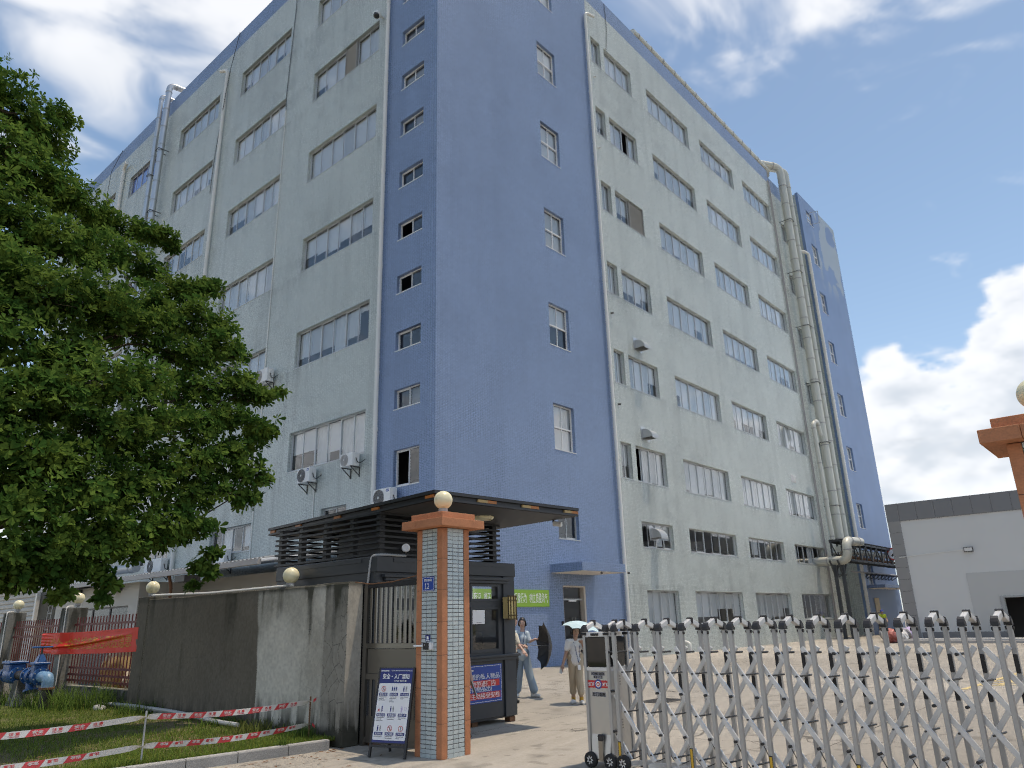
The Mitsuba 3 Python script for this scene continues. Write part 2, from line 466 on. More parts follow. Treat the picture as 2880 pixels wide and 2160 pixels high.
mat('banner_gold', (0.55, 0.24, 0.015), 0.55)
mat('valve_blue', (0.022, 0.085, 0.25), 0.35)
mat('elbow_blue', (0.16, 0.29, 0.44), 0.4)
mat('cast_black', (0.03, 0.027, 0.025), 0.55)
mat('rust', (0.16, 0.08, 0.04), 0.8)
mat('pvc_grey', (0.36, 0.37, 0.37), 0.5)
mat('green_board', (0.24, 0.42, 0.05), 0.5)
mat('door_stone', (0.48, 0.43, 0.37), 0.6)
mat('cream_door', (0.55, 0.47, 0.32), 0.6)
mat('canopy_under', (0.62, 0.57, 0.50), 0.8)
mat('bronze', (0.10, 0.07, 0.03), 0.4, metallic=0.6)
mat('lamp_amber', (0.62, 0.50, 0.22), 0.3)
mat('skin', (0.52, 0.34, 0.265), 0.55)
mat('skin_b', (0.42, 0.265, 0.195), 0.55)
mat('lips', (0.40, 0.13, 0.11), 0.5)
mat('hair', (0.012, 0.010, 0.010), 0.4)
mat('shirt_blue', (0.44, 0.53, 0.60), 0.85)
mat('jeans', (0.26, 0.335, 0.41), 0.85)
mat('shirt_white', (0.76, 0.75, 0.73), 0.85)
mat('trousers_khaki', (0.45, 0.37, 0.26), 0.85)
mat('cream_shirt', (0.60, 0.56, 0.46), 0.85)
mat('cloth_black', (0.015, 0.015, 0.018), 0.8)
mat('sock', (0.50, 0.27, 0.03), 0.9)
mat('shoe_white', (0.62, 0.61, 0.58), 0.6)
mat('lanyard', (0.05, 0.09, 0.22), 0.7)
mat('umbrella_black', (0.016, 0.016, 0.018), 0.5)
scene['m_umbrella_blue'] = {'type': 'principledthin', 'base_color': rgb(0.62, 0.80, 0.84), 'roughness': 0.5, 'diff_trans': 0.35, 'eta': 1.3}
mat('tape_white', (0.66, 0.65, 0.63), 0.4)
mat('tape_red', (0.58, 0.06, 0.07), 0.4)
mat('road_yellow', (0.44, 0.35, 0.17), 0.8)
mat('iron', (0.06, 0.058, 0.055), 0.7)
mat('tarp_yellow', (0.40, 0.27, 0.10), 0.5)
mat('tarp_blue', (0.02, 0.05, 0.35), 0.5)
mat('vest', (0.55, 0.70, 0.05), 0.7)
# ------------------------------------------------------------------ ground
XL, YR = 17.21, 18.57            # planes of the factory's two street faces
struct('ground', box(-400, -400, -0.3, 500, 500, -0.012), 'm_soil')
struct('courtyard_pavement', box(-60, -60, -0.25, 160, 120, 0.0), 'm_concrete_ground')
yl = []
for a, b in (((19.2, 4.02), (24.5, 3.72)), ((20.6, 3.55), (24.9, 3.32)), ((21.2, 3.2), (25.3, 2.98))):
    yl.append(bar((*a, 0.004), (*b, 0.004), 0.12, 0.004))
for i in range(7):
    yl.append(bar((20.2 + i * 0.62, 3.86 - i * 0.035, 0.0045), (21.0 + i * 0.62, 2.9 - i * 0.03, 0.0045), 0.09, 0.004))
struct('pavement_marking', cat(yl), 'm_road_yellow')

# ------------------------------------------------------------------ the factory
B = thing('factory_building', 'large eight storey factory clad in blue and pale grey wall tiles behind the gate', 'building')
RECT = lambda a, b, c, d: sg.box(a, c, b, d)     # u0, u1, z0, z1
TOP = 37.57
ROWS = [33.88, 29.03, 24.2, 19.36, 14.5, 9.75]
rng = random.Random(5)
faceR = lambda y: ((0, y, 0), (1, 0, 0), (0, 0, 1), (0, 1, 0))
faceL = lambda x: ((x, 0, 0), (0, 1, 0), (0, 0, 1), (1, 0, 0))
WIN = []       # (face, plane, u0, u1, z0, z1, columns, rows, style)
for z in ROWS:
    WIN.append(('R', YR, 29.22, 30.16, z - 1.77, z, 2, 1, 'grey'))
    WIN.append(('R', YR, 30.56, 33.46, z - 1.77, z, 4, 1, 'vent' if z == 24.2 else 'grey'))
    for a, b in ((35.3, 40.72), (42.42, 47.66), (49.38, 54.6)):
        WIN.append(('R', YR, a, b, z - 1.77, z, 6, 1, 'grey'))
for a, b, n in ((30.56, 33.5, 4), (35.2, 40.72, 6), (42.42, 47.66, 6), (49.5, 55.0, 6)):
    WIN.append(('R', YR, a, b, 4.84, 6.05, n, 1, 'dark'))
    WIN.append(('R', YR, a, b, 1.29, 2.88, n, 1, 'clear' if a > 49 else 'grey'))
for z in (34.93, 30.04, 25.15, 20.26, 15.38, 10.62):
    WIN.append(('R', YR, 24.1, 25.58, z - 2.03, z, 2, 2, 'white'))
WIN.append(('R', YR, 24.1, 25.52, 4.84, 6.08, 2, 1, 'dark'))
for z in ROWS + [5.9]:
    WIN.append(('S', 18.95, 57.9, 59.1, z - 1.77, z, 2, 1, 'grey'))
for z in (36.6, 33.2, 28.5, 23.9, 19.2, 14.6, 9.95, 5.3):
    WIN.append(('F', 17.97, 62.2, 63.7, z - (1.2 if z > 36 else 1.95), z, 2, 2, 'open' if z > 36 else 'white'))
for z in (34.5, 32.05, 29.64, 27.23, 24.81, 22.4, 19.83, 17.38, 14.98, 12.55, 10.18):
    WIN.append(('L', XL, 19.4, 20.87, z - 0.78, z, 2, 1, 'stairopen' if z in (17.38, 14.98) else 'stair'))
WIN.append(('L', XL, 19.4, 20.83, 6.45, 7.82, 2, 1, 'stairopen'))
for z in (33.9, 29.1, 24.32, 19.42, 14.57, 9.81):
    for a in (22.6, 30.58, 38.62, 46.62, 54.62):
        st = 'grey'
        if a == 22.6 and z == 29.1: st = 'vent'
        if a == 22.6 and z in (14.57, 9.81): st = 'mixed'
        if a == 46.62 and z > 33: st = 'bluefilm'
        if a == 38.62 and z in (24.32, 19.42): st = 'mixed'
        WIN.append(('L', XL, a, a + 5.36, z - 1.76, z, 6, 1, st))
WIN.append(('L', XL, 23.6, 25.3, 4.98, 6.18, 2, 1, 'dark'))
for a in (30.6, 38.62, 46.62):
    WIN.append(('L', XL, a, a + 3.7, 4.98, 6.18, 4, 1, 'dark'))


def plate(u0, u1, z0, z1, face, plane, bsdf, label=None, thick=0.24, extra=()):
    poly = RECT(u0, u1, z0, z1)
    for w in WIN:
        if w[0] == face and w[2] < u1 and w[3] > u0 and w[4] < z1 and w[5] > z0:
            poly = poly.difference(RECT(w[2], w[3], w[4], w[5]))
    for e in extra:
        poly = poly.difference(RECT(*e))
    M = faceL(plane) if face == 'L' else faceR(plane)
    return part(B, 'wall', prism(poly, thick, M), bsdf, label=label)


BAND = 36.33
plate(XL, 28.86, 0, TOP, 'R', YR, 'm_tile_blue', 'blue tiled end wall with small cross windows', extra=[(24.19, 25.68, -1, 2.98)])
plate(28.86, 55.3, 0, BAND, 'R', YR, 'm_tile_grey', 'pale grey tiled wall facing the courtyard')
plate(28.86, 55.3, BAND, TOP, 'R', YR, 'm_tile_blue', 'blue band along the roof edge of the courtyard side')
plate(55.3, 60.6, 0, BAND, 'S', 18.95, 'm_tile_grey', 'set back grey strip of wall behind the ducts')
plate(55.3, 60.6, BAND, TOP + 0.1, 'S', 18.95, 'm_tile_blue')
plate(60.6, 70.0, 0, TOP + 0.12, 'F', 17.97, 'm_blue_far', 'blue end block with peeling paint near the roof')
part(B, 'wall', box(55.06, YR + 0.24, 0, 55.3, 18.95, TOP), 'm_tile_grey')
part(B, 'wall', box(60.6, 18.21, 0, 60.84, 18.95, TOP), 'm_tile_grey')
part(B, 'wall', box(69.76, 18.21, 0, 70.0, 66, TOP), 'm_tile_grey')
plate(YR + 0.24, 21.86, 0, TOP, 'L', XL, 'm_tile_blue', 'blue tiled strip with a column of small stair windows')
plate(21.86, 66.0, 0, BAND, 'L', XL, 'm_tile_grey', 'pale grey tiled side wall in shade')
plate(21.86, 66.0, BAND, TOP, 'L', XL, 'm_tile_blue', 'blue band along the roof edge of the shaded side')
part(B, 'wall', box(XL, 66.0, 0, 70, 66.24, TOP), 'm_tile_grey')
part(B, 'roof', box(XL + 0.24, 19.54, 36.35, 69.76, 66.0, 36.6), 'm_pvc_grey')
for z in (35.2, 30.45, 25.65, 20.9, 16.08, 11.2, 6.32, 3.4):
    part(B, 'floor_slab', box(XL + 0.25, 19.55, z - 0.12, 69.7, 65.9, z + 0.12), 'm_room')
part(B, 'inner_wall', cat([box(XL + 6, 25.0, 0, XL + 6.2, 65.9, 35), box(XL + 6, 25.0, 0, 69.7, 25.2, 35)]), 'm_room')

# windows: one frame mesh per size, then panes and blinds as children
_wcache = {}


def wmat(face, plane, u0, z0):
    M = np.eye(4)
    if face == 'L':
        M[:3, :3] = [[0, 1, 0], [1, 0, 0], [0, 0, 1]]
        M[:3, 3] = (plane, u0, z0)
    else:
        M[:3, 3] = (u0, plane, z0)
    return M


def cached(key, make, bsdf, smooth=False):
    if key not in _wcache:
        _wcache[key] = mikit.ply(make(), bsdf, smooth=smooth)
    return _wcache[key]


def frame_mesh(w, h, n, rows, d=0.15, t=0.045):
    ms = [box(0, d, 0, w, d + 0.07, t), box(0, d, h - t, w, d + 0.07, h), box(0, d, t, t, d + 0.07, h - t), box(w - t, d, t, w - t, d + 0.07, h - t)]
    ms[3] = box(w - t, d, t, w, d + 0.07, h - t)
    pw = w / n
    for i in range(1, n):
        wide = 0.065 if (i % 2 == 0 and n > 2) else 0.04
        ms.append(box(i * pw - wide / 2, d + 0.004, t, i * pw + wide / 2, d + (0.066 if i % 2 == 0 else 0.045), h - t))
    for r in range(1, rows):
        ms.append(box(t, d - 0.006, h * r / rows - 0.03, w - t, d + 0.062, h * r / rows + 0.03))
    if rows == 1:
        for i in range(n):       # thin sash rails
            o = 0.006 if i % 2 else 0.026
            ms.append(box(i * pw + 0.035, d + o, t, (i + 1) * pw - 0.035, d + o + 0.022, t + 0.045))
            ms.append(box(i * pw + 0.035, d + o, h - t - 0.035, (i + 1) * pw - 0.035, d + o + 0.022, h - t))
    ms.append(box(-0.03, -0.018, -0.035, w + 0.03, d + 0.02, 0.0))      # sill
    return cat(ms)


def curtain_mesh(seed):
    r = np.random.default_rng(seed)
    ph = r.uniform(0, 6, 3)

    def fn(s, t):
        y = 0.022 * np.sin(s * 17 + ph[0] + 1.2 * t) + 0.014 * np.sin(s * 31 + ph[1]) + 0.02 * t * np.sin(s * 7 + ph[2])
        return np.stack([s, y, t], 1)
    return ribbon(fn, np.linspace(0, 1, 22), np.linspace(0, 1, 3))


for face, plane, u0, u1, z0, z1, n, rows, style in WIN:
    w, h = round(u1 - u0, 3), round(z1 - z0, 3)
    fb = 'm_frame_white' if style in ('white', 'stair', 'stairopen', 'open') else 'm_alu_frame'
    wk = copy_part(B, 'window', cached(('f', w, h, n, rows, fb), lambda: frame_mesh(w, h, n, rows), fb), wmat(face, plane, u0, z0))
    pw, ph = w / n, h / rows
    drop = rng.choice([1, 1, 1, 0.86, 0.8, 0.62])
    tone = rng.choice(['m_blind', 'm_blind', 'm_blind_b', 'm_blind_c'])
    for i in range(n):
        if style == 'vent' and ((n == 4 and i >= 2) or (n == 6 and i == 2)):
            if n == 4 and i == 3:
                continue
            lw = pw * (2 if n == 4 else 1)
            M = wmat(face, plane, u0 + i * pw, z0)
            copy_part(wk, 'louvre_panel', cached(('lv', lw, h), lambda: cat([bar((0.03, 0.085, 0.06 + k * 0.085), (lw - 0.03, 0.085, 0.06 + k * 0.085), 0.012, 0.055, up=(0, -0.6, 1)) for k in range(int((h - 0.08) / 0.085))] + [box(0, 0.12, 0.02, lw, 0.13, h - 0.02), box(0, 0.04, 0, 0.04, 0.13, h), box(lw - 0.04, 0.04, 0, lw, 0.13, h)]), 'm_louvre_metal'), M)
            continue
        for r_ in range(rows):
            gone = (style == 'stairopen' and i == 1) or (style == 'open' and i == 0) or (style == 'grey' and n == 4 and abs(z1 - 9.75) < .1 and face == 'R' and i == 0) or (style == 'grey' and n == 4 and abs(z1 - 29.03) < .1 and i == 2)
            M = wmat(face, plane, u0 + i * pw, z0 + r_ * ph)
            if not gone:
                copy_part(wk, 'pane', cached(('p', round(pw, 3), round(ph, 3), i % 2), lambda: ribbon(lambda s, t: np.stack([s, s * 0 + 0.175 + 0.02 * (i % 2), t], 1), [0.03, pw - 0.03], [0.04, ph - 0.04]), 'm_glass'), M)
            if style in ('stair', 'stairopen', 'dark', 'clear', 'open'):
                if style == 'dark' and rng.random() < 0.25 or style == 'stair' and rng.random() < 0.4:
                    kind = 'm_dim_blind' if style == 'stair' else 'm_blind'
                else:
                    continue
            else:
                kind = 'm_blind_blue' if style == 'bluefilm' and i > 0 else ('m_curtain' if rng.random() < 0.4 else (tone if rng.random() < 0.8 else 'm_blind_b'))
            if gone:
                continue
            f = drop if rng.random() < 0.75 else rng.choice([1, 0.75, 0.55, 0.9])
            if style == 'mixed':
                f = rng.choice([0.15, 0.55, 0.72, 0.98, 0.98])
            if rows == 2:
                f = 1 if r_ == 1 else drop
            if style == 'white' and r_ == 0 and abs(z1 - 15.38) < .1:
                continue
            fw, fh = pw + 0.03, (ph - 0.06) * f
            S = np.diag([fw, 1, fh, 1.0]); S[:3, 3] = (-0.015, 0.275 + 0.015 * rng.random(), ph - 0.03 - fh)
            if kind == 'm_curtain':
                g = cached(('c', rng.randrange(4)), lambda: curtain_mesh(len(_wcache)), kind, smooth=True)
                nm = 'curtain'
            else:
                g = cached(('b', kind), lambda: cat([ribbon(lambda s, t: np.stack([s, s * 0, t], 1), [0, 1], [0, 1]), box(0, -0.012, -0.008, 1, 0.012, 0.012)]), kind)
                nm = 'blind'
            copy_part(wk, nm, g, M @ S)
    if style == 'open':      # a casement standing open
        part(wk, 'open_sash', cat([bar(p, q, 0.05, 0.05) for p, q in (((63.0, 17.95, z0), (63.2, 17.25, z0)), ((63.2, 17.25, z0), (63.2, 17.25, z1)), ((63.2, 17.25, z1), (63.0, 17.95, z1)), ((63.0, 17.95, z1), (63.0, 17.95, z0)))]), 'm_alu_frame', label='casement sash standing open')

# downpipes and cables fixed to the walls


def downpipe(pts, r, ring=2.3, bs='m_pipe_white', label=None):
    k = part(B, 'drainpipe', tube(bend(pts, r * 2.5), r, 12), bs, smooth=40, label=label)
    a, b = np.array(pts[0], float), np.array(pts[1], float)
    L = np.linalg.norm(b - a)
    for i in range(1, int(L / ring) + 1):
        c = a + (b - a) / L * (i * ring - 0.4)
        part(k, 'collar', cyl(c - (b - a) / L * 0.07, c + (b - a) / L * 0.07, r * 1.16, 12), bs, smooth=40)


downpipe([(XL - 0.14, 21.78, 0.0), (XL - 0.14, 21.78, 38.4)], 0.085)
downpipe([(28.62, YR - 0.14, 0.0), (28.62, YR - 0.14, 35.0), (29.3, YR - 0.30, 35.1)], 0.085)
downpipe([(XL - 0.14, 37.68, 0.0), (XL - 0.14, 37.68, 35.1), (XL - 0.3, 38.3, 35.25)], 0.10)
downpipe([(XL - 0.14, 53.2, 0.0), (XL - 0.14, 53.2, 35.2), (XL - 0.3, 52.4, 35.3)], 0.12)
downpipe([(60.3, 17.8, 0.0), (60.3, 17.8, 31.4), (59.8, 18.3, 31.6)], 0.13)
for x in (54.85, 55.12):
    downpipe([(x, YR - 0.1, 0.3), (x, YR - 0.1, 36.4)], 0.045, 2.4, 'm_pipe_grey')
part(B, 'conduit', tube([(XL - 0.03, 30.44, 4.2), (XL - 0.03, 30.44, 28.2), (XL - 0.05, 30.7, 27.9)], 0.022, 6), 'm_pipe_white')
part(B, 'conduit', tube([(XL - 0.03, 25.78, 3.0), (XL - 0.03, 25.80, 7.1)], 0.022, 6), 'm_pipe_white')
part(B, 'conduit', tube([(XL - 0.03, 30.3, 37.5), (XL - 0.04, 30.2, 35.0), (XL - 0.04, 30.35, 32.2), (XL - 0.04, 30.5, 29.2), (XL - 0.04, 30.44, 28.2)], 0.018, 6), 'm_dark_rod')
part(B, 'conduit', tube([(XL - 0.03, 36.8, 37.57), (XL - 0.22, 37.1, 34.9), (XL - 0.2, 37.5, 33.0), (XL - 0.2, 38.0, 28.8), (XL - 0.1, 38.3, 26.5)], 0.02, 6), 'm_dark_rod')
part(B, 'conduit', tube([(31.0, YR - 0.03, 37.5), (31.05, YR - 0.04, 36.3), (31.0, YR - 0.04, 35.2), (30.8, YR - 0.04, 33.9)], 0.016, 6), 'm_dark_rod')
part(B, 'conduit', tube([(XL - 0.03, 54.5, 37.57), (XL - 0.25, 55.6, 36.0), (XL - 0.2, 55.9, 33.0)], 0.02, 6), 'm_dark_rod')
for i, (x, z) in enumerate(((29.3, 31.0), (29.2, 26.2), (29.25, 16.4), (29.3, 11.6), (28.95, 3.62))):
    part(B, 'overflow_spout', cyl((x, YR - 0.14, z - 0.03), (x, YR + 0.02, z), 0.045, 10), 'm_pipe_white' if i < 2 else 'm_dark_rod')
part(B, 'vent_grille', cat([box(50.6, YR - 0.03, 10.35, 51.4, YR - 0.004, 10.85)] + [bar((50.64, YR - 0.045, 10.4 + k * 0.05), (51.36, YR - 0.045, 10.4 + k * 0.05), 0.01, 0.04, up=(0, -1, 1)) for k in range(9)]), 'm_white_print')
part(B, 'drain_outlet', tube(bend([(33.7, YR - 0.22, 0.0), (33.7, YR - 0.22, 0.45), (33.7, YR + 0.02, 0.5)], 0.12), 0.075, 12), 'm_pipe_white', smooth=40)

# entrance: canopy and glass door
cn = part(B, 'canopy', box(23.45, YR - 1.55, 3.46, 26.44, YR, 3.78), 'm_tile_blue')
part(cn, 'soffit', box(23.47, YR - 1.53, 3.44, 26.42, YR, 3.456), 'm_canopy_under')
part(cn, 'dome_camera', ball((25.0, YR - 1.35, 3.42), 0.05, 2), 'm_black_plastic', smooth=True)
dr_ = part(B, 'entrance_door', cat([box(25.56, YR - 0.02, 0, 25.68, YR + 0.2, 2.98), box(24.19, YR - 0.02, 2.92, 25.56, YR + 0.2, 2.98), box(24.19, YR + 0.02, 0, 24.23, YR + 0.2, 2.92)]), 'm_door_stone')
part(dr_, 'transom', box(24.23, YR + 0.10, 2.42, 25.56, YR + 0.16, 2.48), 'm_alu_frame')
for a, b in ((24.24, 24.89), (24.91, 25.55)):
    part(dr_, 'glass_leaf', ribbon(lambda s, t: np.stack([s, s * 0 + YR + 0.13, t], 1), [a, b], [0.02, 2.40]), 'm_glass')
    part(dr_, 'pull_handle', tube([(a + (0.55 if a < 24.5 else 0.1), YR + 0.06, 0.95), (a + (0.55 if a < 24.5 else 0.1), YR + 0.06, 1.75)], 0.018, 8), 'm_stainless', smooth=40)
part(dr_, 'fanlight', ribbon(lambda s, t: np.stack([s, s * 0 + YR + 0.13, t], 1), [24.24, 25.55], [2.49, 2.91]), 'm_glass')
part(dr_, 'door_closer', box(24.62, YR + 0.04, 2.36, 25.1, YR + 0.10, 2.43, 0.008), 'm_white_print')
part(B, 'intercom_box', box(24.0, YR - 0.06, 1.48, 24.09, YR, 1.62, 0.01), 'm_black_plastic')

# long green slogan board
gx0, gx1 = 17.7, 23.23
gs = solo('slogan_board', box(gx0, YR - 0.045, 2.17, gx1, YR - 0.012, 2.79), 'm_green_board', 'long green board with white slogan characters on the blue tiled wall', 'sign')
xe = 23.12
for s in ('树立质量风气', '规范质量行为', '端正质量态度', '强化质量意识'):
    part(gs, 'lettering', lay(text(s, 1, False), (xe - 1.08, YR - 0.045, 2.31), (1, 0, 0), (0, 0, 1), (1.08, 0.36)), 'm_white_print')
    xe -= 1.08 + 0.17

# vent hoods on the courtyard wall
def vent_hood(x, z, label):
    k = thing('vent_hood', label, 'vent hood', 'curved metal hoods on the grey courtyard wall')
    a = np.linspace(0, np.pi / 2, 9)
    prof = [(0, 0)] + [(0.42 * np.sin(t) + 0.05, 0.42 * np.cos(t) - 0.42 + 0.42) for t in a][:0]
    pts = [(0.0, 0.46)] + [(0.55 * np.sin(t), 0.46 * np.cos(t)) for t in a[1:]] + [(0.55, -0.06), (0.53, -0.06), (0.53, 0.0)] + [(0.52 * np.sin(t), 0.43 * np.cos(t)) for t in a[::-1]] + [(0, 0.43)]
    sh = sg.Polygon(pts).buffer(0)
    part(k, 'hood', cat([prism(sh, 0.62, ((x, YR, z), (0, -1, 0), (0, 0, 1), (1, 0, 0))), prism(sg.Polygon([(0.0, 0.0), (0, 0.44)] + [(0.53 * np.sin(t), 0.44 * np.cos(t)) for t in a]).buffer(0), 0.01, ((x - 0.011, YR, z), (0, -1, 0), (0, 0, 1), (1, 0, 0))),
                         prism(sg.Polygon([(0.0, 0.0), (0, 0.44)] + [(0.53 * np.sin(t), 0.44 * np.cos(t)) for t in a]).buffer(0), 0.01, ((x + 0.621, YR, z), (0, -1, 0), (0, 0, 1), (1, 0, 0)))]), 'm_galv', smooth=30)
    q = np.random.default_rng(int(z * 10))
    foil = sg.Polygon([(x - 0.12 + q.uniform(-.04, .04), z - 0.12), (x - 0.2, z + 0.55), (x + 0.05, z + 0.62), (x + 0.3, z + 0.5), (x + 0.75, z + 0.56), (x + 0.72, z + 0.05), (x + 0.55, z - 0.2), (x + 0.3, z - 0.1)])
    part(k, 'foil_flashing', prism(foil, 0.012, ((0, YR - 0.016, 0), (1, 0, 0), (0, 0, 1), (0, 1, 0))), 'm_duct_silver')


vent_hood(31.35, 15.05, 'silver vent hood on the grey wall, uppermost of the three hoods')
vent_hood(31.35, 10.25, 'silver vent hood on the grey wall, middle of the three hoods')
vent_hood(31.35, 5.3, 'silver vent hood over a low dark window, lowest of the three hoods')

# dome camera by the top of the left drainpipe
k = thing('dome_camera', 'white dome security camera beside the drainpipe high on the shaded wall', 'security camera')
part(k, 'housing', cat([ball((XL - 0.35, 22.35, 28.98), 0.19, 3), cyl((XL, 22.35, 29.05), (XL - 0.3, 22.35, 29.03), 0.07)]), 'm_ac_white', smooth=40)
part(k, 'lens_cover', ball((XL - 0.40, 22.33, 28.90), 0.15, 2), 'm_tinted_glass', smooth=True)


def bullet_camera(x, y, z, label):
    k = thing('bullet_camera', label, 'security camera')
    part(k, 'housing', bar((x, y, z), (x - 0.32, y - 0.12, z - 0.06), 0.11, 0.11, bev=0.02), 'm_ac_white')
    part(k, 'bracket', cat([bar((x - 0.1, y, z - 0.05), (x - 0.05, y, z - 0.35), 0.05, 0.05), bar((x - 0.05, y, z - 0.33), (x + 0.3, y, z - 0.35), 0.05, 0.05)]), 'm_ac_white')


bullet_camera(XL - 0.3, 36.3, 6.0, 'white bullet camera on a bracket above the low shed roof')

# ------------------------------------------------------------------ air conditioner outdoor units
def ac_unit(y0, y1, z0, z1, label, badge=True, bracket=True, fan='m_ac_dark'):
    x0, x1 = XL - 0.46, XL - 0.12
    k = thing('outdoor_unit', label, 'air conditioner', 'air conditioner outdoor units on the shaded factory wall')
    w, h = y1 - y0, z1 - z0
    part(k, 'casing', box(x0, y0, z0, x1, y1, z1, 0.015), 'm_ac_white')
    c = np.array([x0, y1 - w * 0.36, z0 + h * 0.5]); r = min(h * 0.45, w * 0.34)
    part(k, 'fan_guard', cat([lathe(c + [-0.004, 0, 0], [(r, 0), (r, 0.012), (0.0, 0.012)], (-1, 0, 0), 28)]), fan)
    part(k, 'guard_ring', cat([tube([c + np.array([-0.02, rr * np.cos(t), rr * np.sin(t)]) for t in np.linspace(0, 2 * np.pi, 25)], 0.004, 4, False) for rr in np.linspace(r * 0.2, r, 7)]), 'm_pipe_grey')
    part(k, 'hub', lathe(c + [-0.022, 0, 0], [(r * .15, 0), (r * .15, 0.012), (0, 0.016)], (-1, 0, 0), 12), 'm_ac_white')
    if badge:
        bp = part(k, 'badge', box(x0 - 0.004, y0 + 0.05, z1 - 0.14, x0, y0 + 0.21, z1 - 0.05), 'm_blue_print')
        part(bp, 'lettering', lay(text('Midea', 1, True, False), (x0 - 0.004, y0 + 0.195, z1 - 0.115), (0, -1, 0), (0, 0, 1), (0.13, 0.04)), 'm_white_print')
    part(k, 'valve_cover', box(x0 + 0.08, y0 - 0.03, z0 + h * 0.55, x0 + 0.22, y0, z0 + h * 0.9, 0.01), 'm_ac_white')
    part(k, 'refrigerant_pipe', tube(bend([(x0 + 0.15, y0 - 0.02, z0 + h * 0.6), (x0 + 0.2, y0 - 0.05, z0 + h * 0.25), (x0 + 0.3, y0 - 0.10, z0 + h * 0.2), (XL, y0 - 0.2, z0 + h * 0.5)], 0.06), 0.016, 6), 'm_rubber')
    if bracket:
        for y in (y0 + 0.12, y1 - 0.12):
            part(k, 'bracket', cat([bar((x0, y, z0 - 0.02), (XL, y, z0 - 0.02), 0.035, 0.035), bar((x0 + 0.03, y, z0 - 0.03), (XL - 0.02, y, z0 - 0.35), 0.03, 0.03), bar((XL - 0.02, y, z0), (XL - 0.02, y, z0 - 0.4), 0.035, 0.035)]), 'm_dark_rod')


ac_unit(25.56, 26.44, 7.3, 7.9, 'white outdoor unit with dark round fan under the lower curtained window')
ac_unit(22.71, 23.5, 7.52, 8.03, 'white outdoor unit with pale square front beside the drainpipe', badge=False, fan='m_pipe_grey')
ac_unit(20.43, 21.4, 5.72, 6.36, 'white outdoor unit standing just above the black roof of the guard booth', bracket=True)
ac_unit(29.46, 30.6, 12.55, 13.2, 'white outdoor unit above the tree branches beside the thin white conduit', badge=False, fan='m_pipe_grey')
ac_unit(31.9, 33.4, 4.45, 5.1, 'white outdoor unit above the shed roof beside the low windows', badge=False)
ac_unit(39.1, 40.6, 7.35, 8.0, 'small white outdoor unit seen through the lower tree branches', badge=False)
ac_unit(38.2, 40.1, 4.5, 5.2, 'white outdoor unit half hidden by hanging leaves over the shed', badge=False)

# ------------------------------------------------------------------ ducts
def duct(label, pts, r, bs, ring=1.5, rr=None, group=None, brackets=(), wall=None):
    k = thing('exhaust_duct', label, 'duct', group)
    P = bend(pts, r * 2.2, 7)
    part(k, 'pipe', tube(P, r, 18), bs, smooth=40)
    for a, b in zip(pts[:-1], pts[1:]):
        a, b = np.array(a, float), np.array(b, float)
        L = np.linalg.norm(b - a); d = (b - a) / L
        s = r * 2.3
        while s < L - r * 1.2:
            part(k, 'joint_ring', cyl(a + d * (s - 0.035), a + d * (s + 0.035), r * 1.10, 18), 'm_pipe_grey' if bs == 'm_duct' else 'm_galv', smooth=40)
            s += ring
    for z in brackets:
        a = np.array(pts[0], float)
        w = np.array([*wall, 0.0], float)
        side = np.array([w[1], w[0], 0.0])
        part(k, 'bracket', cat([bar(np.array([a[0], a[1], z]) + side * (r + 0.05) - w * (r + 0.05), np.array([a[0], a[1], z]) + side * (r + 0.05) + w * (r + 0.35), 0.04, 0.04),
                                bar(np.array([a[0], a[1], z]) - side * (r + 0.05) - w * (r + 0.05), np.array([a[0], a[1], z]) - side * (r + 0.05) + w * (r + 0.35), 0.04, 0.04),
                                bar(np.array([a[0], a[1], z]) + side * (r + 0.05) - w * (r + 0.05), np.array([a[0], a[1], z]) - side * (r + 0.05) - w * (r + 0.05), 0.04, 0.04)]), 'm_truss_steel')
    return k


g1 = 'silver ducts up the shaded factory wall'
duct('silver spiral duct climbing the shaded wall, thicker one nearer the corner', [(16.75, 45.75, 4.0), (16.75, 45.75, 38.45), (18.6, 45.3, 38.35)], 0.20, 'm_duct_silver', 1.45, group=g1, brackets=(33.0, 28.2, 23.4), wall=(1, 0))
duct('silver spiral duct climbing the shaded wall, thinner one farther from the corner', [(16.8, 47.05, 4.0), (16.8, 47.05, 38.3), (18.6, 46.8, 38.2)], 0.15, 'm_duct_silver', 1.6, group=g1, brackets=(31.6, 26.8), wall=(1, 0))
g2 = 'beige ducts on the far end of the courtyard wall'
duct('thick beige duct rising to the roof at the far end of the grey wall', [(57.0, 18.0, 6.1), (57.0, 18.0, 38.5), (55.4, 19.3, 38.75)], 0.31, 'm_duct', 1.75, group=g2, brackets=(33.2, 28.4, 23.6, 18.8, 14.0, 9.2), wall=(0, 1))
duct('second beige duct rising to the roof behind the thick one', [(58.7, 18.1, 6.3), (58.7, 18.1, 39.0), (56.3, 20.2, 39.3)], 0.23, 'm_duct', 1.9, group=g2)
duct('narrow beige duct with a rounded top beside the thick duct', [(54.2, 17.6, 6.4), (53.9, 17.6, 14.9), (54.9, 17.6, 15.3), (55.2, 17.6, 14.2)], 0.155, 'm_duct', 2.6, group=g2)
duct('beige duct elbow leaving the low windows under the steel bridge', [(53.9, 19.6, 5.08), (52.1, 16.1, 4.95), (52.1, 16.1, 6.2), (55.2, 16.1, 6.3)], 0.29, 'm_duct', 1.6, group=g2)
kroof = duct('beige duct running along the roof edge above the blue band', [(34.6, 18.8, 38.0), (56.2, 18.8, 38.08), (57.4, 19.6, 38.08)], 0.25, 'm_duct', 1.55, group=g2)
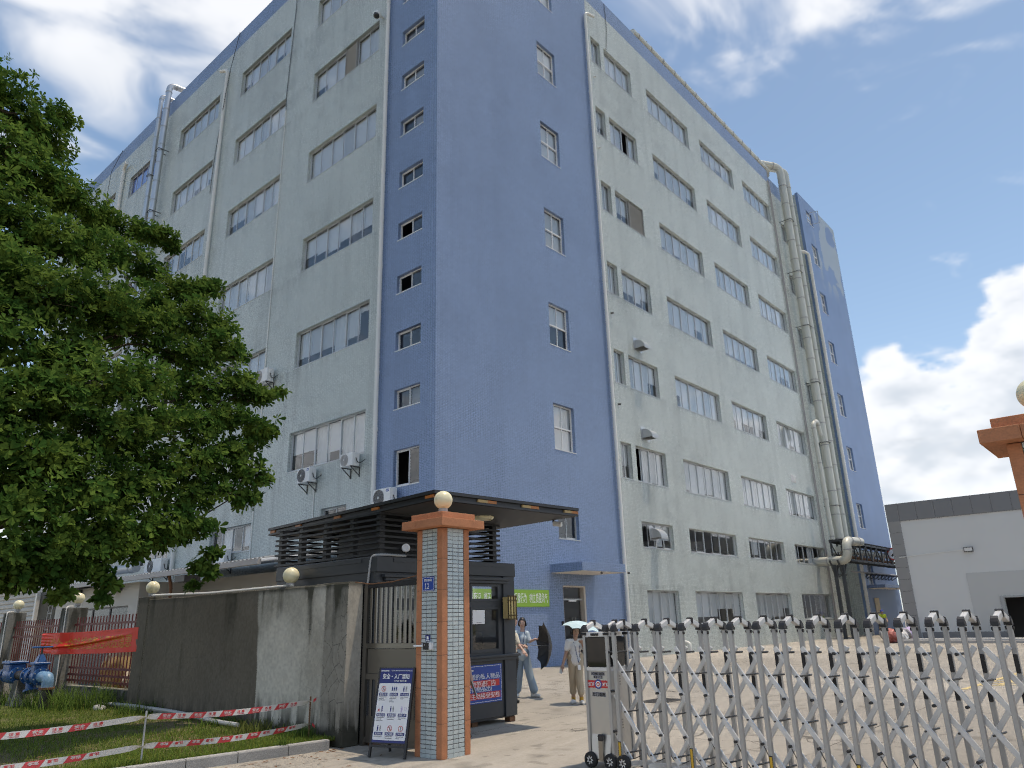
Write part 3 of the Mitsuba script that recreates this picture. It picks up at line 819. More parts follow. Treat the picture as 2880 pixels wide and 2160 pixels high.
for i in range(9):
    part(kroof, 'hanger', cat([bar((36.3 + i * 2.3, 18.68, 37.5), (36.3 + i * 2.3, 18.68, 38.35), 0.05, 0.05), bar((36.3 + i * 2.3, 18.68, 38.33), (36.3 + i * 2.3, 19.3, 38.33), 0.05, 0.05)]), 'm_truss_steel')
duct('grey metal duct lying above the shed roof behind the tree', [(15.0, 36.8, 4.55), (15.0, 44.0, 4.65)], 0.21, 'm_galv', 2.0)
# ------------------------------------------------------------------ steel pipe bridge and the far blue corner
k = thing('pipe_bridge', 'dark steel truss bridge carrying pipes from the factory to the grey hall', 'pipe bridge')
bx0, bx1 = 52.6, 66.9
for y in (16.6, 17.3):
    for z in (5.05, 6.25):
        part(k, 'chord', bar((bx0, y, z), (bx1, y, z), 0.12, 0.14), 'm_truss_steel')
    for i in range(12):
        x = bx0 + 0.1 + i * 1.28
        part(k, 'strut', bar((x, y, 5.1), (x, y, 6.2), 0.09, 0.09), 'm_truss_steel')
        if i < 11:
            part(k, 'diagonal', bar((x, y, 5.1 if i % 2 else 6.2), (x + 1.3, y, 6.2 if i % 2 else 5.1), 0.06, 0.06), 'm_truss_steel')
for i in range(12):
    for z in (5.0, 6.3):
        part(k, 'cross_beam', bar((bx0 + 0.1 + i * 1.3, 16.5, z), (bx0 + 0.1 + i * 1.3, 17.4, z), 0.08, 0.08), 'm_truss_steel')
part(k, 'deck', box(bx0, 16.5, 6.36, bx1, 17.4, 6.39), 'm_truss_steel')
for x, y in ((52.65, 16.75), (52.65, 17.25)):
    part(k, 'post', bar((x, y, 0), (x, y, 5.0), 0.2, 0.2, up=(1, 0, 0)), 'm_truss_steel')
    part(k, 'brace', bar((x, y, 3.9), (x + 1.0, y, 5.0), 0.1, 0.1), 'm_truss_steel')
    part(k, 'brace', bar((x, y, 3.9), (x - 0.8, y, 5.0), 0.1, 0.1), 'm_truss_steel')
part(k, 'carried_pipe', tube([(53, 16.95, 5.75), (66.8, 16.95, 5.8)], 0.2, 12), 'm_duct', smooth=40)
part(k, 'carried_pipe', tube([(53, 16.85, 5.3), (66.8, 16.85, 5.32)], 0.1, 10), 'm_rust', smooth=40)
rs = thing('round_sign', 'round red ringed warning sign at the end of the steel bridge beside the hall', 'sign')
part(rs, 'ring', lathe((64.0, 16.35, 5.9), [(0.48, 0), (0.48, 0.02), (0.38, 0.02), (0.38, 0.0)], (-1, -0.2, 0), 28), 'm_red_paint')
part(rs, 'face', lathe((64.0, 16.35, 5.9), [(0.38, 0), (0.38, 0.008), (0, 0.008)], (-1, -0.2, 0), 28), 'm_white_print')
part(rs, 'symbol', bar((63.97, 16.5, 5.75), (63.97, 16.2, 6.05), 0.03, 0.12), 'm_black_plastic')

rk = thing('pipe_rack', 'low row of dark triangular brackets carrying two pipes along the far blue wall', 'pipe rack')
for i in range(12):
    x = 57.9 + i * 0.95
    y = 17.95 if x > 60.6 else 19.28
    part(rk, 'bracket', cat([bar((x, y, 4.38), (x, y - 0.5, 4.38), 0.05, 0.05), bar((x, y, 4.05), (x, y - 0.48, 4.36), 0.05, 0.05), bar((x, y, 4.05), (x, y, 4.4), 0.05, 0.05, up=(1, 0, 0))]), 'm_truss_steel')
for y in (17.6, 17.75):
    part(rk, 'pipe', tube([(57.6, y, 4.47), (69.6, y, 4.47)], 0.05, 8), 'm_pipe_grey')

cn2 = thing('door_canopy', 'small blue tiled canopy over the cream door of the far blue block', 'canopy')
part(cn2, 'slab', box(61.5, 16.7, 3.36, 68.8, 17.96, 3.6), 'm_tile_blue')
part(cn2, 'soffit', box(61.55, 16.75, 3.34, 68.75, 17.96, 3.356), 'm_canopy_under')
d2 = solo('cream_door', box(62.6, 17.90, 0, 63.7, 17.96, 2.66, 0.01), 'm_cream_door', 'cream door with a push bar in the far blue block', 'door')
part(d2, 'push_bar', bar((62.7, 17.86, 1.55), (63.6, 17.86, 1.55), 0.05, 0.05), 'm_dark_rod')
gcy = thing('gas_cylinder', 'dark gas cylinder standing by the cream door beside the far blue wall', 'gas cylinder')
part(gcy, 'bottle', lathe((60.0, 16.9, 0), [(0, 0), (0.16, 0.01), (0.16, 1.25), (0.13, 1.38), (0.05, 1.46), (0.05, 1.5)], n=16), 'm_cast_black', smooth=40)
part(gcy, 'valve', cyl((60.0, 16.9, 1.5), (60.0, 16.9, 1.62), 0.045, 8), 'm_galv')

# wrapped goods and steel lying in front of the hall
q = np.random.default_rng(3)
for i, (x, y, s, m, lab) in enumerate(((46.2, 12.7, 0.9, 'm_tape_white', 'heap of red and white plastic wrapped goods on the far pavement'), (48.0, 12.9, 0.95, 'm_grey_print', 'heap of grey wrapped goods beside the hall column'))):
    kk = thing('wrapped_bundle', lab, 'bundle')
    for j in range(9):
        c = np.array([x + q.uniform(-0.9, 0.9), y + q.uniform(-0.6, 0.6), 0])
        b = ball(c + [0, 0, 0.22 + 0.25 * q.random()], 0.42, 2, (1.2, 0.8, 0.75))
        b.vertices += (meshkit.noise(b.vertices * 6, j)[:, None] - 0.5) * 0.22
        b.vertices[:, 2] = np.maximum(b.vertices[:, 2], 0.0)
        part(kk, 'sack', b, m if j % 3 else ('m_lips' if i == 0 else 'm_lilac_print'))
st = thing('steel_stack', 'flat stack of long grey steel sections lying along the foot of the hall', 'steel stack')
for i in range(6):
    part(st, 'section', box(44.6 + i * 0.42, 5.2 + 0.2 * (i % 3), 0.0, 44.9 + i * 0.42, 12.0 - 0.3 * (i % 2), 0.14 + 0.05 * (i % 2), 0.01), 'm_galv' if i % 3 else 'm_pipe_grey')

# ------------------------------------------------------------------ the grey and white hall
H = thing('hall', 'low white hall with a grey panelled parapet and column to the right of the factory', 'building')
HX = 50.0
poly = RECT(-30, 12.1, 0, 6.9).difference(RECT(3.0, 7.55, -1, 2.2))
part(H, 'wall', prism(poly, 0.3, faceL(HX + 0.08)), 'm_hall_white')
part(H, 'wall', box(HX + 0.4, 12.5, 0, 85, 12.74, 7.0), 'm_hall_white')
part(H, 'wall_patch', prism(RECT(-4, 9.15, 0.1, 3.62).difference(RECT(2.8, 7.75, -1, 2.35)), 0.03, faceL(HX + 0.045)), 'm_hall_patch', label='greyer repainted area around the dark doorway')
part(H, 'plinth', prism(RECT(-30, 12.0, 0, 0.42).difference(RECT(3.0, 7.55, -1, 2.2)), 0.03, faceL(HX + 0.012)), 'm_hall_panel')
part(H, 'roof', box(HX + 0.1, -30, 6.95, 85, 12.7, 7.2), 'm_roof_sheet')
part(H, 'dark_interior', cat([box(56, -2, 0, 56.2, 11, 6.8), box(HX + 0.38, 11.0, 0, 56, 11.2, 6.8), box(HX + 0.38, -2.2, 0, 56, -2, 6.8)]), 'm_room')
part(H, 'door_frame', cat([box(HX - 0.02, 7.55, 0, HX + 0.4, 7.72, 2.3), box(HX - 0.02, 3.0, 2.2, HX + 0.4, 7.55, 2.3)]), 'm_pvc_grey')
y = 12.80
while y > -14:
    w = 0.74 if y > 12.5 else 0.985
    part(H, 'parapet_panel', box(HX, y - w + 0.012, 6.9, HX + 0.06, y, 7.98, 0.004), 'm_hall_panel')
    y -= w
for i in range(10):
    part(H, 'column_panel', box(HX, 12.08, i * 0.69 + 0.012, HX + 0.07, 12.79, (i + 1) * 0.69, 0.004), 'm_hall_column')
part(H, 'parapet_core', cat([box(HX + 0.05, -30, 6.92, HX + 0.4, 12.75, 7.94), box(HX + 0.06, 12.1, 0, HX + 0.4, 12.76, 6.9)]), 'm_black_plastic')
fl = thing('floodlight', 'square black framed floodlight on a cable on the white hall wall', 'floodlight')
part(fl, 'housing', box(HX - 0.12, 8.5, 4.78, HX - 0.03, 8.98, 5.06, 0.02), 'm_black_plastic')
part(fl, 'lens', box(HX - 0.126, 8.54, 4.82, HX - 0.12, 8.94, 5.02), 'm_tape_white')
part(fl, 'cable', tube([(HX - 0.02, 8.98, 4.93), (HX - 0.02, 10.6, 4.85), (HX - 0.02, 12.5, 4.74)], 0.02, 5), 'm_pipe_white')

# manhole grating in the courtyard
mg = thing('drain_grating', 'iron drain grating set in the pavement behind the sliding gate', 'drain grating')
part(mg, 'rim', cat([box(14.0, 8.35, 0, 14.06, 8.95, 0.012), box(14.84, 8.35, 0, 14.9, 8.95, 0.012), box(14.06, 8.35, 0, 14.84, 8.4, 0.012), box(14.06, 8.9, 0, 14.84, 8.95, 0.012)]), 'm_iron')
for i in range(10):
    part(mg, 'bar', box(14.09 + i * 0.077, 8.4, 0.002, 14.13 + i * 0.077, 8.9, 0.010), 'm_iron')
part(mg, 'pit', box(14.06, 8.4, 0.0005, 14.84, 8.9, 0.0015), 'm_black_plastic')

# ------------------------------------------------------------------ low shed and corrugated store behind the boundary wall
S = thing('shed', 'low white walled shed with a corrugated lean to roof behind the boundary wall', 'shed')
SX = 10.5
poly = RECT(25.3, 32.6, 0, 3.22).difference(RECT(26.0, 32.0, 0.95, 2.5))
part(S, 'wall', prism(poly, 0.15, faceL(SX)), 'm_shed_wall')
part(S, 'wall', box(SX + 0.15, 25.3, 0, 12.5, 25.45, 3.22), 'm_shed_wall')
part(S, 'wall', box(12.5, 17.2, 0, 12.65, 25.3, 3.3), 'm_shed_wall')
part(S, 'wall', box(SX + 0.15, 32.45, 0, 17.0, 32.6, 3.4), 'm_shed_wall')
for i in range(4):
    wk = part(S, 'window', cat([box(SX + 0.03, 26.0 + i * 1.5, 0.95, SX + 0.09, 26.05 + i * 1.5, 2.5), box(SX + 0.03, 27.45 + i * 1.5, 0.95, SX + 0.09, 27.5 + i * 1.5, 2.5), box(SX + 0.03, 26.05 + i * 1.5, 2.45, SX + 0.09, 27.45 + i * 1.5, 2.5), box(SX + 0.03, 26.05 + i * 1.5, 0.95, SX + 0.09, 27.45 + i * 1.5, 1.0)]), 'm_dark_rod')
    part(wk, 'pane', box(SX + 0.055, 26.05 + i * 1.5, 1.0, SX + 0.065, 27.45 + i * 1.5, 2.45), 'm_tinted_glass')


def corrugated(s, t):        # s along y, t up the slope
    return np.stack([SX - 0.5 + t * 7.1, s, 3.36 + t * 0.95 + 0.022 * np.sin(s * 2 * np.pi / 0.2)], 1)


part(S, 'roof', ribbon(corrugated, np.arange(17.0, 34.4, 0.05), [0, 1]), 'm_roof_sheet', smooth=True)
part(S, 'added_dark_sheet', box(SX - 0.03, 25.32, 0, SX - 0.005, 32.58, 1.6), 'm_booth_paint')  # dark sheet added over the lower wall to darken the view behind the fence
part(S, 'gutter', bar((SX - 0.52, 17.2, 3.27), (SX - 0.52, 34.3, 3.27), 0.1, 0.13), 'm_pipe_grey')
for y in (26.9, 30.4, 21.5):
    part(S, 'eave_bracket', box(SX - 0.5, y - 0.3, 3.0, SX - 0.02, y + 0.3, 3.18), 'm_dark_rod')
part(S, 'drainpipe', tube(bend([(SX - 0.4, 22.4, 3.25), (SX - 0.3, 22.4, 2.9), (SX - 0.3, 22.4, 0)], 0.1), 0.05, 8), 'm_rust')
C = thing('store_building', 'store clad in beige horizontal siding behind the leftmost fence post', 'building')
for i in range(19):
    z = i * 0.185
    part(C, 'siding_board', prism(sg.Polygon([(0, 0), (-0.05, 0.02), (-0.05, 0.10), (0, 0.18)]), 7.0, ((SX, 34.9, z), (1, 0, 0), (0, 0, 1), (0, 1, 0))), 'm_shed_siding')
part(C, 'wall', cat([box(SX, 34.85, 0, 16, 42.0, 3.5)]), 'm_shed_siding')
part(C, 'corner_trim', box(SX - 0.08, 34.7, 0, SX + 0.05, 34.88, 3.55), 'm_pipe_white')
part(C, 'roof', box(SX - 0.2, 34.6, 3.55, 16.2, 42.2, 3.68), 'm_roof_sheet')
part(C, 'fascia_beam', box(11.6, 33.2, 3.72, 11.75, 42, 4.05), 'm_roof_sheet')
ld = thing('ladder', 'pale steel ladder standing between the shed and the beige store', 'ladder')
for y in (33.6, 34.0):
    part(ld, 'rail', bar((SX + 0.1, y, 0), (SX + 0.3, y, 4.3), 0.04, 0.06), 'm_galv')
for i in range(13):
    part(ld, 'rung', bar((SX + 0.1 + 0.2 * i / 13, 33.6, 0.3 + i * 0.31), (SX + 0.1 + 0.2 * i / 13, 34.0, 0.3 + i * 0.31), 0.03, 0.03), 'm_galv')

# a covered load behind the red fence
cl = thing('covered_load', 'pile under yellow and white sheets behind the red fence', 'covered load')
dome = trimesh.creation.icosphere(subdivisions=3)
dome.vertices *= [0.9, 1.5, 0.75]; dome.vertices += [8.9, 20.6, 0.75]
dome.vertices += (meshkit.noise(dome.vertices * 4)[:, None] - .5) * 0.25
part(cl, 'yellow_sheet', dome, 'm_tarp_yellow', smooth=True)
cap = trimesh.creation.icosphere(subdivisions=3)
cap.vertices *= [0.75, 1.35, 0.25]; cap.vertices += [8.9, 20.7, 1.35]
part(cl, 'white_sheet', cap, 'm_tape_white', smooth=True)
part(cl, 'blue_rim', tube([(8.9 + 0.7 * math.cos(a), 20.7 + 1.3 * math.sin(a), 1.52) for a in np.linspace(0, 6.28, 24)], 0.06, 6, False), 'm_tarp_blue')
low = trimesh.creation.icosphere(subdivisions=3)
low.vertices *= [0.7, 1.2, 0.4]; low.vertices += [8.2, 18.0, 0.62]
low.vertices += (meshkit.noise(low.vertices * 5, 2)[:, None] - .5) * 0.3
part(cl, 'tan_sheet', low, 'm_cream_door')
# ------------------------------------------------------------------ boundary wall, fence, lamps
WX = 7.05
W = thing('boundary_wall', 'tall stained concrete boundary wall beside the grass, darker on its left part', 'wall')


def wavy(y0, y1, z0, z1, x0, x1, seed):
    m = box(x0, y0, z0, x1, y1, z1, 0.012)
    m = m.subdivide_to_size(0.16)
    m.vertices[:, 0] += (meshkit.fbm(m.vertices * 2.2, 3, seed) - 0.5) * 0.02 * (m.vertices[:, 0] < x0 + 0.03)
    m.vertices[:, 2] += (meshkit.fbm(m.vertices * 1.7 + 5, 3, seed) - 0.5) * 0.03 * (m.vertices[:, 2] > z1 - 0.03)
    return m


part(W, 'main_face', wavy(9.5, 16.62, 0, 2.30, WX, WX + 0.27, 1), 'm_old_wall', smooth=30)
part(W, 'end_pier', wavy(9.497, 10.07, 0, 2.285, WX - 0.03, WX + 0.26, 2), 'm_old_wall', smooth=30)
part(W, 'end_pier', wavy(16.4, 16.9, 0, 2.36, WX - 0.02, WX + 0.3, 3), 'm_old_wall', smooth=30)
part(W, 'rendered_strip', wavy(10.085, 11.93, 0.02, 2.29, WX - 0.018, WX + 0.02, 4), 'm_old_wall', smooth=30)
part(W, 'house_stencil', cat([box(WX - 0.022, 10.42, 1.62, WX - 0.0195, 10.49, 1.628), box(WX - 0.022, 10.42, 1.69, WX - 0.0195, 10.49, 1.698), box(WX - 0.022, 10.45, 1.55, WX - 0.0195, 10.457, 1.69), box(WX - 0.022, 10.42, 1.55, WX - 0.0195, 10.49, 1.556)]), 'm_dark_rod')
part(W, 'conduit', tube([(WX + 0.1, 16.6, 2.40), (WX + 0.1, 14.0, 2.335), (WX + 0.1, 11.2, 2.335)], 0.02, 8), 'm_pipe_white')
PL = thing('fence_plinth', 'low mossy concrete plinth under the red fence', 'wall')
part(PL, 'plinth', wavy(16.9, 34, 0, 0.5, WX + 0.02, WX + 0.25, 5), 'm_post_concrete')


def globe_lamp(c, r, label, base=0.08, stem=0.06, group=None):
    k = thing('globe_lamp', label, 'globe lamp', group)
    c = np.asarray(c, float)
    part(k, 'globe', ball(c, r, 4), 'm_globe', smooth=True)
    part(k, 'holder', lathe(c - [0, 0, r + base], [(r * .32, 0), (r * .32, base * .5), (r * .5, base * .6), (r * .5, base * 1.1), (r * 0.42, base * 1.2)], n=20), 'm_pipe_grey', smooth=40)
    if stem:
        part(k, 'seam_ring', lathe(c - [0, 0, r * 0.93], [(r * 0.40, 0), (r * 0.44, 0.012), (r * .36, 0.02)], n=20), 'm_globe')


globe_lamp((WX + 0.12, 11.3, 2.50), 0.135, 'cream globe lamp on top of the boundary wall nearest the guard booth')
globe_lamp((WX + 0.12, 16.6, 2.56), 0.135, 'cream globe lamp at the far end of the tall boundary wall')
globe_lamp((WX + 0.12, 20.75, 2.50), 0.135, 'cream globe lamp on the concrete fence post behind the red banner')
globe_lamp((WX + 0.12, 25.3, 2.50), 0.135, 'cream globe lamp on the leftmost concrete fence post')
for y, lab in ((20.75, 'stained concrete fence post behind the red banner'), (25.3, 'stained concrete fence post left of the blue valve'), (29.9, 'stained concrete fence post farthest along the red fence')):
    k = thing('fence_post', lab, 'fence post')
    part(k, 'shaft', wavy(y - 0.22, y + 0.22, 0, 2.28, WX - 0.16, WX + 0.3, int(y)), 'm_post_concrete')
    part(k, 'conduit', tube(bend([(WX + 0.1, y - 0.02, 2.31), (WX - 0.12, y - 0.12, 2.31), (WX - 0.18, y - 0.16, 2.28), (WX - 0.18, y - 0.2, 0.5)], 0.05), 0.016, 6), 'm_pipe_white')
for y0, y1, lab in ((16.92, 20.52, 'red barred steel fence panel behind the red banner'), (20.98, 25.07, 'red barred steel fence panel behind the blue valve'), (25.53, 29.67, 'red barred steel fence panel at the left edge')):
    k = thing('steel_fence', lab, 'fence', 'red barred fence panels between concrete posts')
    n = int((y1 - y0) / 0.165)
    for i in range(n):
        y = y0 + 0.06 + (y1 - y0 - 0.12) * i / (n - 1)
        part(k, 'bar', box(WX + 0.062, y - 0.011, 0.55, WX + 0.084, y + 0.011, 2.04), 'm_fence_red')
    for z in (0.62, 0.75, 1.62 if y0 > 20 else 0.9, 1.87):
        part(k, 'rail', box(WX + 0.035, y0, z - 0.025, WX + 0.058, y1, z + 0.025), 'm_fence_red')

# the red banner with its slack fold
bn = thing('banner', 'red cloth banner with yellow slogan characters tied across the fence', 'banner')
BY0, BY1 = 22.5, 16.72         # left and right ends


def banner_surface(s, t, lift=0.0):
    """s 0..1 from the left end, t 0..1 upwards."""
    y = BY0 + (BY1 - BY0) * s
    z = (1.21 + 0.06 * s) + (0.49 + 0.0 * s) * t - 0.03 * np.sin(np.pi * s)
    fold = np.clip(0.30 + 0.62 * (s - 0.2), 0, 2)
    ridge = np.exp(-((t - fold) / 0.075) ** 2) * smoothstep_np(0.17, 0.24, s) * smoothstep_np(1.0, 0.6, s)
    dip = np.exp(-((t - fold + 0.13) / 0.07) ** 2) * smoothstep_np(0.17, 0.24, s) * smoothstep_np(1.0, 0.6, s)
    small = 0.012 * np.sin(t * 40 + s * 9) * smoothstep_np(0.22, 0.02, s) + 0.006 * np.sin(s * 50 + t * 6)
    post = -0.20 * np.exp(-((y - 20.75) / 0.34) ** 8)
    x = WX - 0.02 + post * 0.98 - 0.045 * ridge + 0.03 * dip + small - 0.05 * np.sin(np.pi * s)
    z = z - 0.02 * ridge + 0.01 * dip
    return np.stack([x - lift, y, z], 1)


part(bn, 'cloth', ribbon(banner_surface, np.linspace(0, 1, 120), np.linspace(0, 1, 40)), 'm_banner_red', smooth=True)
s0 = 0.045
for s, w in (('人人讲安全', 0.215), ('个个会应急', 0.215), ('排查整治风险隐患', 0.455)):
    if s[0] == '排':
        s0 = 0.50
    m = text(s, 1, False).subdivide_to_size(0.12)
    V = m.vertices; lo, hi = V.min(0), V.max(0)
    ss = s0 + (V[:, 0] - lo[0]) / (hi[0] - lo[0]) * w
    tt = 0.20 + (V[:, 1] - lo[1]) / (hi[1] - lo[1]) * 0.56
    m = trimesh.Trimesh(banner_surface(ss, tt, 0.006 + 0.3 * V[:, 2] * 0.1), m.faces, process=False)
    part(bn, 'lettering', m, 'm_banner_gold')
    s0 += w + 0.012
for s in (0.0, 1.0):
    e = banner_surface(np.array([s, s]), np.array([1.0, 0.0]))
    part(bn, 'tie_cord', tube([e[0], e[0] + [0.08, 0.18 * (1 if s == 0 else -1), 0.05]], 0.008, 5), 'm_dark_rod')

# ------------------------------------------------------------------ valve pipework
V_ = thing('valve_assembly', 'blue painted water valves with a handwheel on a black pipe in the weeds', 'valve')
VX, VZ = 6.0, 0.80
part(V_, 'pipe', tube([(VX, 19.0, VZ), (VX, 27.0, VZ)], 0.095, 16), 'm_cast_black', smooth=40)
part(V_, 'riser', tube([(VX, 18.42, 0.0), (VX, 18.42, 0.56)], 0.11, 16), 'm_cast_black', smooth=40)
part(V_, 'elbow', tube(bend([(VX, 18.85, VZ), (VX, 18.42, VZ), (VX, 18.42, 0.58)], 0.3, 9), 0.112, 18), 'm_elbow_blue', smooth=40)
part(V_, 'elbow_flange', cyl((VX, 18.42, 0.56), (VX, 18.42, 0.60), 0.15, 18), 'm_rust')


def flange(y, r=0.19):
    f = part(V_, 'flange', cyl((VX, y - 0.018, VZ), (VX, y + 0.018, VZ), r, 24), 'm_valve_blue', smooth=40)
    for a in np.arange(8) * np.pi / 4 + 0.3:
        part(f, 'bolt', cyl((VX + 0.155 * math.cos(a), y - 0.035, VZ + 0.155 * math.sin(a)), (VX + 0.155 * math.cos(a), y + 0.035, VZ + 0.155 * math.sin(a)), 0.014, 6), 'm_galv')


for y in (18.86, 19.26, 19.32, 19.62, 20.35, 21.05):
    flange(y, 0.18)
part(V_, 'gate_valve_body', cat([lathe((VX, 18.86, VZ), [(0.12, 0), (0.15, 0.1), (0.15, 0.3), (0.12, 0.4)], (0, 1, 0), 20), box(VX - 0.13, 18.93, VZ, VX + 0.13, 19.19, VZ + 0.26, 0.03), box(VX - 0.16, 18.90, VZ + 0.24, VX + 0.16, 19.22, VZ + 0.29, 0.012), hull([(VX + sx, 19.06 + sy, VZ + 0.29) for sx in (-.10, .10) for sy in (-.10, .10)] + [(VX + sx, 19.06 + sy, VZ + 0.45) for sx in (-.04, .04) for sy in (-.04, .04)])]), 'm_valve_blue', smooth=30)
part(V_, 'spindle', cyl((VX, 19.06, VZ + 0.44), (VX, 19.06, VZ + 0.62), 0.022, 10), 'm_dark_rod')
hw = part(V_, 'handwheel', tube([(VX + 0.19 * math.cos(a), 19.06 + 0.19 * math.sin(a), VZ + 0.60) for a in np.linspace(0, 2 * np.pi, 33)], 0.016, 8, False), 'm_valve_blue', smooth=40)
for a in (0.3, 2.4, 4.5):
    part(hw, 'spoke', bar((VX, 19.06, VZ + 0.60), (VX + 0.19 * math.cos(a), 19.06 + 0.19 * math.sin(a), VZ + 0.60), 0.025, 0.016), 'm_valve_blue')
part(V_, 'check_valve_body', cat([lathe((VX, 20.35, VZ), [(0.13, 0), (0.19, 0.15), (0.19, 0.5), (0.13, 0.7)], (0, 1, 0), 20), box(VX - 0.17, 20.45, VZ + 0.05, VX + 0.17, 20.95, VZ + 0.25, 0.03), box(VX - 0.2, 20.42, VZ + 0.24, VX + 0.2, 20.98, VZ + 0.29, 0.01)]), 'm_valve_blue', smooth=30)
for i in range(6):
    part(V_, 'cover_bolt', cyl((VX - 0.15 + 0.3 * (i % 2), 20.5 + 0.2 * (i // 2), VZ + 0.28), (VX - 0.15 + 0.3 * (i % 2), 20.5 + 0.2 * (i // 2), VZ + 0.325), 0.016, 6), 'm_galv')
part(V_, 'strainer_body', cat([lathe((VX, 19.32, VZ), [(0.13, 0), (0.14, 0.3)], (0, 1, 0), 20), tube([(VX, 19.5, VZ), (VX, 19.38, VZ - 0.3)], 0.10, 16), cyl((VX, 19.39, VZ - 0.28), (VX, 19.375, VZ - 0.32), 0.15, 20)]), 'm_valve_blue', smooth=30)
for y, lab in ((19.9, 'sloping concrete block under the pipe beside the handwheel valve'), (21.5, 'sloping concrete block under the pipe farther from the handwheel valve')):
    solo('pipe_support', hull([(VX - 0.22, y - 0.25, 0), (VX + 0.25, y - 0.25, 0), (VX - 0.22, y + 0.4, 0), (VX + 0.25, y + 0.4, 0), (VX - 0.13, y, VZ - 0.10), (VX + 0.13, y, VZ - 0.10), (VX - 0.13, y + 0.2, VZ - 0.10), (VX + 0.13, y + 0.2, VZ - 0.10)]), 'm_post_concrete', lab, 'pipe support')

# ------------------------------------------------------------------ verge: soil, grass, kerb, tape
KA, KB = np.array([6.86, 9.66]), np.array([-8.0, 11.4])      # back edge of the kerb
kd = (KB - KA) / np.linalg.norm(KB - KA); kn = np.array([kd[1], -kd[0]]); kn = kn if kn[1] < 0 else -kn


def verge_z(x, y):
    d = np.clip((y - 10.0) / 7.0, 0, 1)
    return 0.11 + 0.07 * d + 0.05 * (meshkit.fbm(np.stack([x, y, x * 0], -1) * 0.9, 3) - 0.5)


gx, gy = np.meshgrid(np.linspace(-8, WX, 90), np.linspace(0, 1, 110), indexing='ij')
gy0 = KA[1] + (KB[1] - KA[1]) * (gx - KA[0]) / (KB[0] - KA[0])
gyy = gy0 + (36 - gy0) * gy ** 1.6
vv = np.stack([gx, gyy, verge_z(gx, gyy)], -1).reshape(-1, 3)
i = (np.arange(89)[:, None] * 110 + np.arange(109)[None]).ravel()
struct('verge_soil', trimesh.Trimesh(vv, np.vstack([np.stack([i, i + 110, i + 111], 1), np.stack([i, i + 111, i + 1], 1)]), process=False), 'm_soil', True)
s = 0.0
for L, lab in ((0.62, 'short granite kerb stone at the foot of the boundary wall'), (0.70, 'granite kerb stone second from the boundary wall'), (0.66, 'granite kerb stone third from the boundary wall'), (0.68, 'granite kerb stone fourth from the boundary wall'), (0.9, 'granite kerb stone fifth from the boundary wall'), (0.9, 'granite kerb stone at the left edge of the verge')) + tuple((0.9, None) for _ in range(10)):
    a, b = KA + kd * (s + 0.006), KA + kd * (s + L - 0.006)
    P = [(*(c + kn * o), z) for c in (a, b) for o, z in ((0.0, 0), (0.125, 0), (0.125, 0.115), (0.115, 0.13), (0.0, 0.13))]
    if lab:
        solo('kerb_stone', hull(P), 'm_granite', lab, 'kerb stone', 'granite kerb stones along the verge')
    s += L


def blades(base, length, lean, width, colors, segs=3, droop=0.5):
    """Curved grass blades: base (n,3), lean direction (n,2), one tapering strip each."""
    n = len(base)
    t = np.linspace(0, 1, segs + 1)
    out = np.zeros((n, segs + 1, 3))
    for j, tt in enumerate(t):
        out[:, j, :2] = base[:, :2] + lean * (length * (0.25 * tt + droop * tt * tt))[:, None]
        out[:, j, 2] = base[:, 2] + length * (tt - 0.55 * droop * tt * tt * np.linalg.norm(lean, axis=1))
    side = np.stack([-lean[:, 1], lean[:, 0]], 1); side /= np.linalg.norm(side, axis=1, keepdims=True) + 1e-9
    V = np.zeros((n, 2 * segs + 1, 3)); C = np.zeros((n, 2 * segs + 1, 3))
    for j in range(segs):
        w = (width * (1 - t[j] ** 1.5) * 0.5)[:, None]
        V[:, 2 * j] = out[:, j]; V[:, 2 * j, :2] -= side * w
        V[:, 2 * j + 1] = out[:, j]; V[:, 2 * j + 1, :2] += side * w
    V[:, -1] = out[:, -1]
    C[:] = colors[:, None, :]
    f = []
    for j in range(segs - 1):
        f += [[2 * j, 2 * j + 1, 2 * j + 3], [2 * j, 2 * j + 3, 2 * j + 2]]
    f += [[2 * segs - 2, 2 * segs - 1, 2 * segs]]
    f = np.array(f)
    F = (f[None] + (np.arange(n) * (2 * segs + 1))[:, None, None]).reshape(-1, 3)
    return trimesh.Trimesh(V.reshape(-1, 3), F, process=False), C.reshape(-1, 3)


def kerb_y(x):
    return KA[1] + (KB[1] - KA[1]) * (x - KA[0]) / (KB[0] - KA[0])


n = 95000
x = RNG.uniform(0.5, 7.0, n); y = kerb_y(x) + (RNG.uniform(0, 1, n) ** 1.7) * 14.5
pat = meshkit.fbm(np.stack([x, y, x * 0], 1) * 0.9, 4, 3)
keep = RNG.uniform(0, 1, n) < np.clip((pat - 0.26) * 4.2, 0.10, 1)
x, y, pat = x[keep], y[keep], pat[keep]
n = len(x)
ang = RNG.uniform(0, 2 * np.pi, n)
col = np.array([0.145, 0.215, 0.045]) * RNG.uniform(0.6, 1.35, (n, 1)) + np.array([0.10, 0.05, 0.0]) * (RNG.uniform(0, 1, (n, 1)) < 0.18) * 0.8
m, c = blades(np.stack([x, y, verge_z(x, y) - 0.01], 1), RNG.uniform(0.035, 0.095, n) * (0.6 + 0.9 * pat), np.stack([np.cos(ang), np.sin(ang)], 1) * RNG.uniform(0.2, 1.0, (n, 1)), RNG.uniform(0.005, 0.010, n), col, 2)
k = struct('grass', m, 'm_grass', kind='stuff', label='short green grass with thin patches on the verge')
scene[k] = mikit.ply(m, 'm_grass', color=c)


